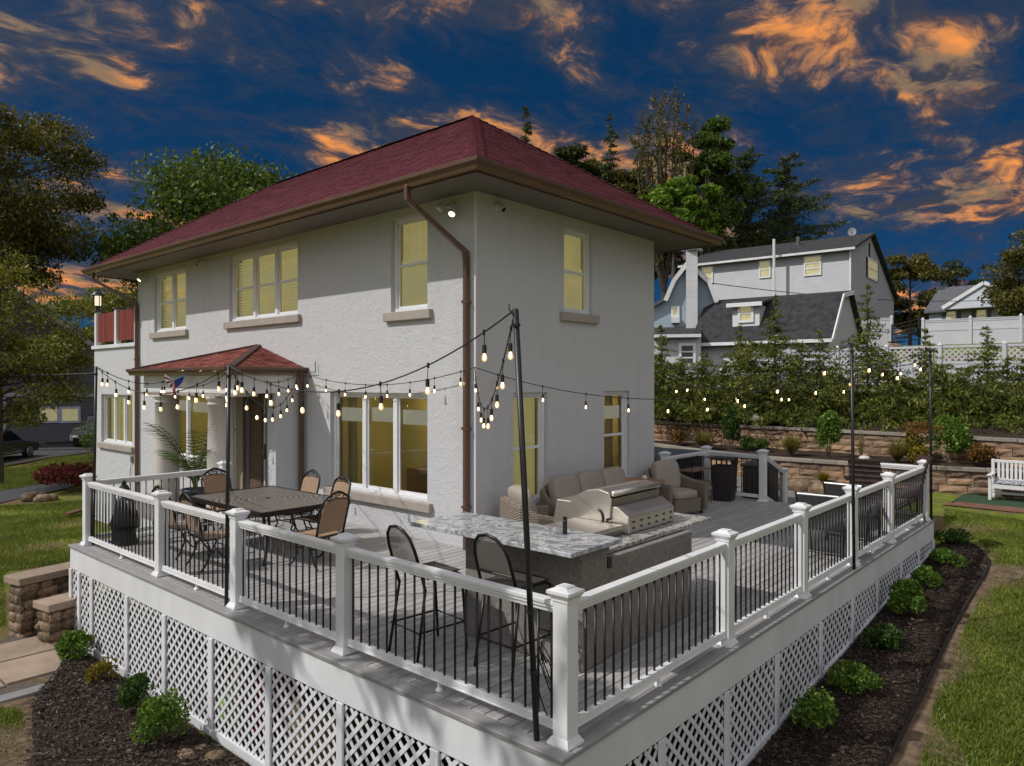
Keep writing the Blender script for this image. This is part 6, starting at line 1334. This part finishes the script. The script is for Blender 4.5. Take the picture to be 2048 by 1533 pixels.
br_w = M('brown_wicker', (.05, .027, .022), r=.55, var=.3, vs=20, stretch=(1, 1, 4), bump=.7, bs=50, bd=.01); br_fr = M('tan_frame', (.20, .15, .10), r=.5)
def high_chair():
    t = thing('high_back_chair', 'x', 'chair', group='brown wicker high back chairs'); pr = [(-.22, .45), (-.27, .62), (-.31, .82), (-.36, 1.0), (-.44, 1.13)]
    b = MB()
    for (x0, z0), (x1, z1) in zip(pr, pr[1:]): b.add([(x0, -.25, z0), (x0, .25, z0), (x1, .25, z1), (x1, -.25, z1), (x0 - .03, -.25, z0), (x0 - .03, .25, z0), (x1 - .03, .25, z1), (x1 - .03, -.25, z1)], [(0, 1, 2, 3), (4, 7, 6, 5), (0, 3, 7, 4), (1, 5, 6, 2), (3, 2, 6, 7), (0, 4, 5, 1)])
    b.build('backrest', br_w, t, local=True)
    for i in range(7): z = .5 + .09 * i; x = np.interp(z, [q[1] for q in pr], [q[0] for q in pr]); MB().bar((x - .035, -.255, z), (x - .035, .255, z), .02, .03).build('weave_band', br_w, t, local=True)
    MB().box(-.24, -.25, .40, .27, .25, .46).build('seat', br_w, t, local=True, bev=.02)
    for s in (-1, 1):
        MB().tube([(.25, s * .27, .012), (.24, s * .27, .62), (.2, s * .27, .65), (-.28, s * .27, .66)], .02, 7).build('arm', br_fr, t, local=True, smooth=True); MB().tube([(-.24, s * .25, .45), (-.33, s * .26, .012)], .02, 6).build('leg', br_fr, t, local=True)
    return t
h1 = high_chair(); h2 = copy_tree(h1)
for o, x, y, rz, lab in ((h1, 5.95, -3.72, 4, 'brown wicker high back chair seen from behind'), (h2, 6.72, -4.0, 125, 'brown wicker high back chair seen from the side at the deck corner')): o.location = (x, y, .002); o.rotation_euler = (0, 0, R(rz)); o['label'] = lab
bt = thing('bistro_table', 'dark round table between the brown high back chairs', 'table', (6.42, -3.55, 0)); MB().lathe([(.36, .70), (.37, .71), (.37, .725), (.35, .73)], 26).build('tabletop', M('dark_slate_top', (.05, .045, .042), r=.4, var=.2), bt, local=True)
for a in (0, 1.57, 3.14, 4.71): MB().tube([(math.cos(a) * .28, math.sin(a) * .28, .7), (math.cos(a) * .12, math.sin(a) * .12, .35), (math.cos(a) * .27, math.sin(a) * .27, .006)], .015, 6).build('leg', black_metal, bt, local=True)
# ---------------------------------------------------------------- bench, turf rug
bw_ = M('white_bench_paint', (.66, .65, .64), r=.5, var=.06, vs=3); bp0 = (14.05, -5.05, -.49)
bch = thing('glider_bench', 'white slatted glider bench with patterned cushion on the turf rug', 'bench', bp0, 180)
for s in (-1, 1):
    MB().box(-.3, s * .66 - .035, .0, -.23, s * .66 + .035, .98).build('back_post', bw_, bch, local=True, bev=.008); MB().box(.2, s * .66 - .035, .0, .27, s * .66 + .035, .6).build('front_post', bw_, bch, local=True, bev=.008); MB().box(-.28, s * .66 - .055, .602, .34, s * .66 + .055, .635).build('arm', bw_, bch, local=True, bev=.01); MB().box(-.26, s * .58 - .03, .12, .26, s * .58 + .03, .17).build('glider_arm', bw_, bch, local=True)
for i in range(13): y = -.54 + .09 * i; MB().box(-.275, y - .028, .5, -.25, y + .028, .9).build('back_slat', bw_, bch, local=True)
MB().box(-.285, -.63, .90, -.245, .63, .97).build('top_rail', bw_, bch, local=True, bev=.008); MB().box(-.285, -.63, .44, -.245, .63, .5).build('lower_rail', bw_, bch, local=True)
for i in range(5): MB().box(-.22 + .1 * i, -.62, .38, -.13 + .1 * i, .62, .40).build('seat_slat', bw_, bch, local=True)
MB().box(.245, -.62, .30, .275, .62, .40).build('apron', bw_, bch, local=True); MB().box(.02, -.62, .14, .06, .62, .2).build('stretcher', bw_, bch, local=True)
def cushion_pattern():
    mt = bpy.data.materials.new('leaf_print_cushion'); mt.use_nodes = True; t = NT(mt.node_tree); co = t.n('ShaderNodeTexCoord').outputs['Object']; col = t.ramp(t.noise(co, 9, 3, .5, 2.5), [(.44, (.05, .07, .10)), (.5, (.5, .5, .5)), (.6, (.28, .31, .34))]); b = t.n('ShaderNodeBsdfPrincipled'); t.set(b.inputs['Base Color'], col); b.inputs['Roughness'].default_value = .9; o = t.n('ShaderNodeOutputMaterial'); t.t.links.new(b.outputs[0], o.inputs[0]); return mt
MB().ball((.02, 0, .44), .25, .6, .045, 28, 10, .4).build('cushion', cushion_pattern(), bch, local=True, smooth=True)
rg = thing('turf_rug', 'green artificial turf rug under the white bench', 'rug', (13.7, -5.2, -.5)); MB().box(13.0, -8.2, -.53, 14.5, -3.72, -.493).build('turf', M('turf_green', (.03, .075, .03), r=.95, var=.3, vs=20, bump=1, bs=160, bd=.02), rg, bev=.008); MB().box(12.98, -8.22, -.535, 14.52, -3.70, -.515).build('backing', black_metal, rg)
dirt = MB(); dirt.add([(12.15, -8, -.497), (13.1, -8, -.497), (13.1, -3.9, -.497), (12.3, -3.6, -.497)], [(0, 1, 2, 3)]); tag(dirt.build('bare_soil_strip', M('red_soil', (.16, .075, .045), r=.95, var=.3, vs=7)), kind='structure')
# ---------------------------------------------------------------- small things
stt = thing('garden_statue', 'dark garden statue behind the left railing', 'statue', (-3.22, 4.28, 0)); stm = M('dark_bronze_statue', (.012, .01, .009), r=.45, var=.3)
MB().lathe([(.2, .004), (.2, .05), (.17, .06), (.16, .2), (.19, .24)], 14).build('plinth', stm, stt, local=True)
bod = MB(); bod.lathe([(.18, .24), (.2, .32), (.17, .42), (.13, .5), (.15, .6), (.13, .68), (.06, .72), (.05, .75)], 14, sy=.8); bod.ball((0, 0, .82), .075, .07, .09, 12, 9); bod.ball((0, 0, .92), .035, .035, .04, 8, 6)
for s in (-1, 1): bod.tube([(0, s * .13, .66), (.06, s * .2, .52), (.15, s * .1, .42), (.18, 0, .40)], [.045, .04, .035, .03], 7)
bod.build('figure', stm, stt, local=True, smooth=True)
fg = thing('bunting_fan', 'red white and blue bunting hung on the porch gutter', 'bunting', (-1.66, 6.15, 2.40), 62); fg.scale = (.68, .68, .68); bl_m = M('bunting_blue', (.015, .06, .25), r=.8); rd_m = M('bunting_red', (.33, .04, .025), r=.8); wh_m = M('bunting_white', (.6, .6, .6), r=.8)
fm = {0: MB(), 1: MB(), 2: MB()}; nseg = 14; last = {}
for i in range(nseg):
    a0, a1 = math.pi * (1.08 - 1.16 * i / nseg), math.pi * (1.08 - 1.16 * (i + 1) / nseg); key = 0 if i < 6 else (1 if i % 2 == 0 else 2)
    P = lambda a, r, q: (q, -math.cos(a) * r * -1.0, .12 - .30 * math.sin(a) * r / .24 * .8 + .10 * abs(math.cos(a)))
    z_ = .02 if i % 2 else -.02; fm[key].add([(0, 0, .1), P(a0, .24, z_ * -1), P(a1, .24, z_)], [(0, 1, 2)])
for k_, mt_, nm in ((0, bl_m, 'blue_fold'), (1, rd_m, 'red_fold'), (2, wh_m, 'white_fold')): o = fm[k_].build(nm, mt_, fg, local=True); o.modifiers.new('s', 'SOLIDIFY').thickness = .008
MB().obox((-.01, 0, -.2), (.005, 0, 0), (0, .03, 0), (0, .012, .1)).build('tail', rd_m, fg, local=True); MB().tube([(0, 0, .1), (.08, 0, .18)], .006, 5).build('hook', black_metal, fg, local=True)
# power box and cable on the sunroom wall
pb_ = thing('outdoor_socket', 'grey outdoor socket on the sunroom wall beside the downspout', 'socket', (-.02, 12.42, .42)); MB().box(-.05, 12.36, .36, -.002, 12.48, .52).build('cover', M('grey_box', (.15, .15, .15), r=.6), pb_, bev=.01); MB().tube([(-.03, 12.44, .36), (-.04, 12.5, .0), (-.03, 12.46, -.5)], .008, 5).build('cable', black_metal, pb_)
hk = thing('wall_hook', 'small metal hook on the wall right of the porch roof', 'hook', (-.02, 4.1, 2.7)); MB().tube([(-.01, 4.25, 2.55), (-.04, 4.22, 2.62), (-.05, 4.12, 2.63), (-.05, 4.02, 2.62), (-.05, 4.02, 2.82)], .008, 5).build('rod', M('dull_iron', (.06, .06, .06), r=.6), hk); MB().ball((-.006, 4.25, 2.55), .006, .03, .03, 8, 5).build('plate', MATS['dull_iron'], hk)
# things stored below the deck, seen through the lattice
rbn = thing('storage_bin', 'red plastic bin stored behind the left lattice', 'bin', (-3.2, .1, -1.44), 20); rp = M('red_plastic', (.42, .02, .025), r=.4)
MB().add([(sx * w, sy * w * .8, z) for z, w in ((0, .24), (.62, .30)) for sx, sy in ((-1, -1), (1, -1), (1, 1), (-1, 1))], [(0, 3, 2, 1), (4, 5, 6, 7), (0, 1, 5, 4), (1, 2, 6, 5), (2, 3, 7, 6), (3, 0, 4, 7)]).build('body', rp, rbn, local=True, bev=.02); MB().box(-.33, -.27, .622, .33, .27, .67).build('lid', rp, rbn, local=True, bev=.015)
gb = thing('garden_sprayer', 'green plastic sprayer stored behind the left lattice', 'sprayer', (-3.45, .55, -1.44)); MB().lathe([(.1, 0), (.12, .04), (.12, .3), (.06, .36), (.04, .42), (.05, .45)], 14).build('tank', M('lime_plastic', (.22, .48, .03), r=.4), gb, local=True, smooth=True); MB().tube([(0, 0, .44), (0, .0, .52), (.08, 0, .52)], .015, 6).build('handle', black_metal, gb, local=True)
cbx = thing('cardboard_box', 'brown cardboard box stored behind the left lattice', 'box', (-3.1, -.9, -1.44), 12); cbm = M('cardboard', (.28, .18, .09), r=.85, var=.1); MB().box(-.3, -.35, 0, .3, .35, .55).build('body', cbm, cbx, local=True, bev=.006); MB().box(-.31, -.03, .552, .31, .03, .556).build('tape', M('tape', (.4, .3, .18), r=.3), cbx, local=True)
# ================================================================ poles, string lights, lamps
bulb_m = emat('warm_bulb', (1.0, .72, .34), 30.0); socket_m = M('black_socket', (.012, .012, .012), r=.6); glassb = emat('warm_bulb_glass', (1.0, .66, .30), 1.2)
def pole(label, a, b, r=.021):
    a, b = Vector(a), Vector(b); t = thing('light_pole', label, 'pole', a, 0, 'string light poles'); MB().tube([a, b], r, 10).build('shaft', black_metal, t, smooth=True); d = (b - a).normalized()
    MB().tube([b - d * .12, b - d * .10], r * 1.35, 10).build('collar', black_metal, t); MB().tube([b - d * .05 + Vector((-.02, 0, 0)), b + Vector((-.045, .02, .0)), b + Vector((-.03, .03, .03))], .005, 5).build('hook', black_metal, t)
    for f in (.16, .3): MB().tube([a.lerp(b, f) - d * .012, a.lerp(b, f) + d * .012], r * 1.2, 10).build('clamp', black_metal, t)
    return b
PT1 = pole('black string light pole at the far left deck corner', (-3.56, 4.54, .004), (-3.56, 4.42, 2.68)); PT2 = pole('black string light pole in front of the dining table', (-3.67, .22, .004), (-3.66, .18, 2.63))
PT3 = pole('leaning black string light pole at the near deck corner', (-3.70, -4.20, .004), (-3.83, -4.12, 2.95)); PT4 = pole('black string light pole midway along the right railing', (2.50, -4.46, .004), (2.40, -4.46, 2.96)); PT5 = pole('black string light pole at the far right deck corner', (6.98, -4.46, .004), (6.9, -4.46, 3.02))
def string(label, a, b, sag, n, skew=0.0, first=.5, s=1.0):
    """cable hanging from a to b with n bulbs"""
    a, b = Vector(a), Vector(b); root = thing('string_light', label, 'string light', a, 0, 'string lights over the deck')
    C = lambda t: a.lerp(b, t) - Z * sag * 4 * t * (1 - t) * (1 + skew * (t - .5))
    MB().tube([C(t) for t in np.linspace(0, 1, 26)], .0062, 5).build('cable', socket_m, root)
    for i in range(n):
        p = C((i + first) / n); sw = Vector((random.uniform(-.01, .01), random.uniform(-.01, .01), 0)); dr = random.uniform(.085, .11)
        MB().tube([p + Z * .02, p - Z * .02], .010, 6).tube([p, p + sw * .5 - Z * dr * .5, p + sw - Z * dr], .0035, 4).build('drop_wire', socket_m, root)
        q = p + sw - Z * dr; so = MB().lathe([(.008, 0), (.016, -.006), (.016, -.046), (.014, -.064)], 10, q); sk = so.build('socket', socket_m, root)
        MB().lathe([(.010, -.064), (.016, -.077), (.021, -.095), (.018, -.110), (.009, -.120), (.002, -.122)], 12, q).build('bulb', glassb, sk, smooth=True)
        MB().lathe([(.003, -.072), (.006, -.082), (.006, -.104), (.002, -.112)], 6, q + Vector((-.016, -.015, .004))).build('filament', bulb_m, sk)
    return root
CORN = Vector((-.12, -.10, 2.66)); PORC = Vector((-1.52, 4.44, 2.60)); PIER = Vector((-.16, 4.36, 2.62))
string('string light sagging from the far left pole to the pole by the table', PT1, PT2, .36, 8); string('string light from the far left pole to the porch gutter', PT1, (-1.6, 6.4, 2.5), .16, 4)
string('long string light from the pole by the table to the leaning corner pole', PT2, PT3, .42, 7, .2); string('string light from the leaning pole drooping to the house corner', PT3, CORN, .62, 9, .6)
string('string light from the porch corner along the wall to the house corner', PIER, CORN, .24, 8); string('string light from the pole by the table to the porch pier, upper', PT2, PIER, .18, 6)
string('string light from the pole by the table to the porch pier, drooping', PT2, PIER, .55, 9); string('string light from the pole by the table to the front of the porch roof', PT2, PORC, .30, 6)
string('string light under the porch front gutter', (-1.55, 7.2, 2.52), PORC, .22, 5)
string('string light from the house corner along the right wall to the far right pole', CORN, PT5, .62, 12, -.5)
string('string light from the middle right pole back to the far house corner', PT4, (5.2, -.12, 2.55), .42, 5); string('string light from the far right pole back to the far house corner', PT5, (5.2, -.12, 2.62), .52, 5); string('string light between the two right poles', PT4, PT5, .30, 3)
# cable coil at the foot of the leaning pole
cc_ = MB()
for k in range(4): cc_.tube([(-3.52 + .1 * math.cos(a + k) + .02 * k, -4.16 + .09 * math.sin(a * 1.0 + k), .28 + .24 * math.sin(a + .4 * k) + .05 * k) for a in np.linspace(0, 6.0, 16)], .005, 4)
tag(cc_.build('cable_coil', socket_m), 'loose coil of black cable hanging by the near corner post', 'cable')
# flood lights and cameras under the eaves
wp = M('white_plastic', (.62, .62, .60), r=.45); lens_on = emat('flood_lens', (1.0, .86, .55), 4.0); lens_off = M('dark_lens', (.01, .01, .012), r=.1)
def flood(label, p, n, lit=True, heads=2):
    p, n = Vector(p), Vector(n); t = thing('flood_light', label, 'lamp', p); MB().tube([p, p + n * .04], .06, 14).build('base', wp, t); sd = n.cross(Z)
    for k in range(heads):
        s = (k * 2 - 1) if heads == 2 else 0; c = p + n * .12 + sd * s * .12 - Z * (.09 if k == 0 else -.02); MB().tube([p + n * .04, p + n * .08 + sd * s * .06, c], .016, 6).build('arm', wp, t)
        d = (n * .6 - Z * .8 + sd * s * .2).normalized(); h = MB().tube([c - d * .05, c + d * .03, c + d * .07], [.045, .055, .055], 14).build('head', wp, t); MB().tube([c + d * .0705, c + d * .078], .046, 14).build('lens', lens_on if (lit and k == 0) else wp, h)
    return t
flood('white twin flood light under the eave by the downspout, lit', (-.003, .46, 5.06), (-1, 0, 0)); flood('white flood light under the left end of the eave, lit', (-.003, 11.6, 5.14), (-1, 0, 0), True, 1)
def camera_dome(label, p, n):
    p, n = Vector(p), Vector(n); t = thing('security_camera', label, 'camera', p); MB().tube([p, p + n * .05], [.06, .055], 14).build('base', wp, t); d = (n * .75 - Z * .65).normalized(); c = p + n * .09 - Z * .02; MB().tube([c - d * .06, c + d * .07], [.05, .056], 14).build('body', wp, t); MB().tube([c + d * .0705, c + d * .075], .042, 14).build('lens', lens_off, t)
camera_dome('white security camera on the right wall near the house corner', (.45, -.003, 5.08), (0, -1, 0)); camera_dome('white security camera between the two left upper windows', (-.003, 8.5, 5.12), (-1, 0, 0))
# lantern on the terrace post
lp = Vector((.07, 15.08, 4.461)); ln = thing('post_lantern', 'lit black lantern on the terrace fence post', 'lantern', lp); MB().lathe([(.09, 0), (.09, .02), (.035, .04), (.03, .1), (.1, .12), (.12, .14)], 8, lp).build('base', black_metal, ln)
MB().lathe([(.085, .145), (.085, .42)], 8, lp).build('glass', emat('lantern_glow', (1, .86, .62), 1.1), ln)
for a in np.linspace(0, 2 * math.pi, 5)[:-1]: MB().tube([lp + Vector((math.cos(a) * .115, math.sin(a) * .115, .14)), lp + Vector((math.cos(a) * .12, math.sin(a) * .12, .43))], .012, 5).build('bar', black_metal, ln)
MB().lathe([(.16, .43), (.17, .445), (.1, .53), (.03, .57), (.02, .62), (.005, .64)], 8, lp).build('roof', black_metal, ln)
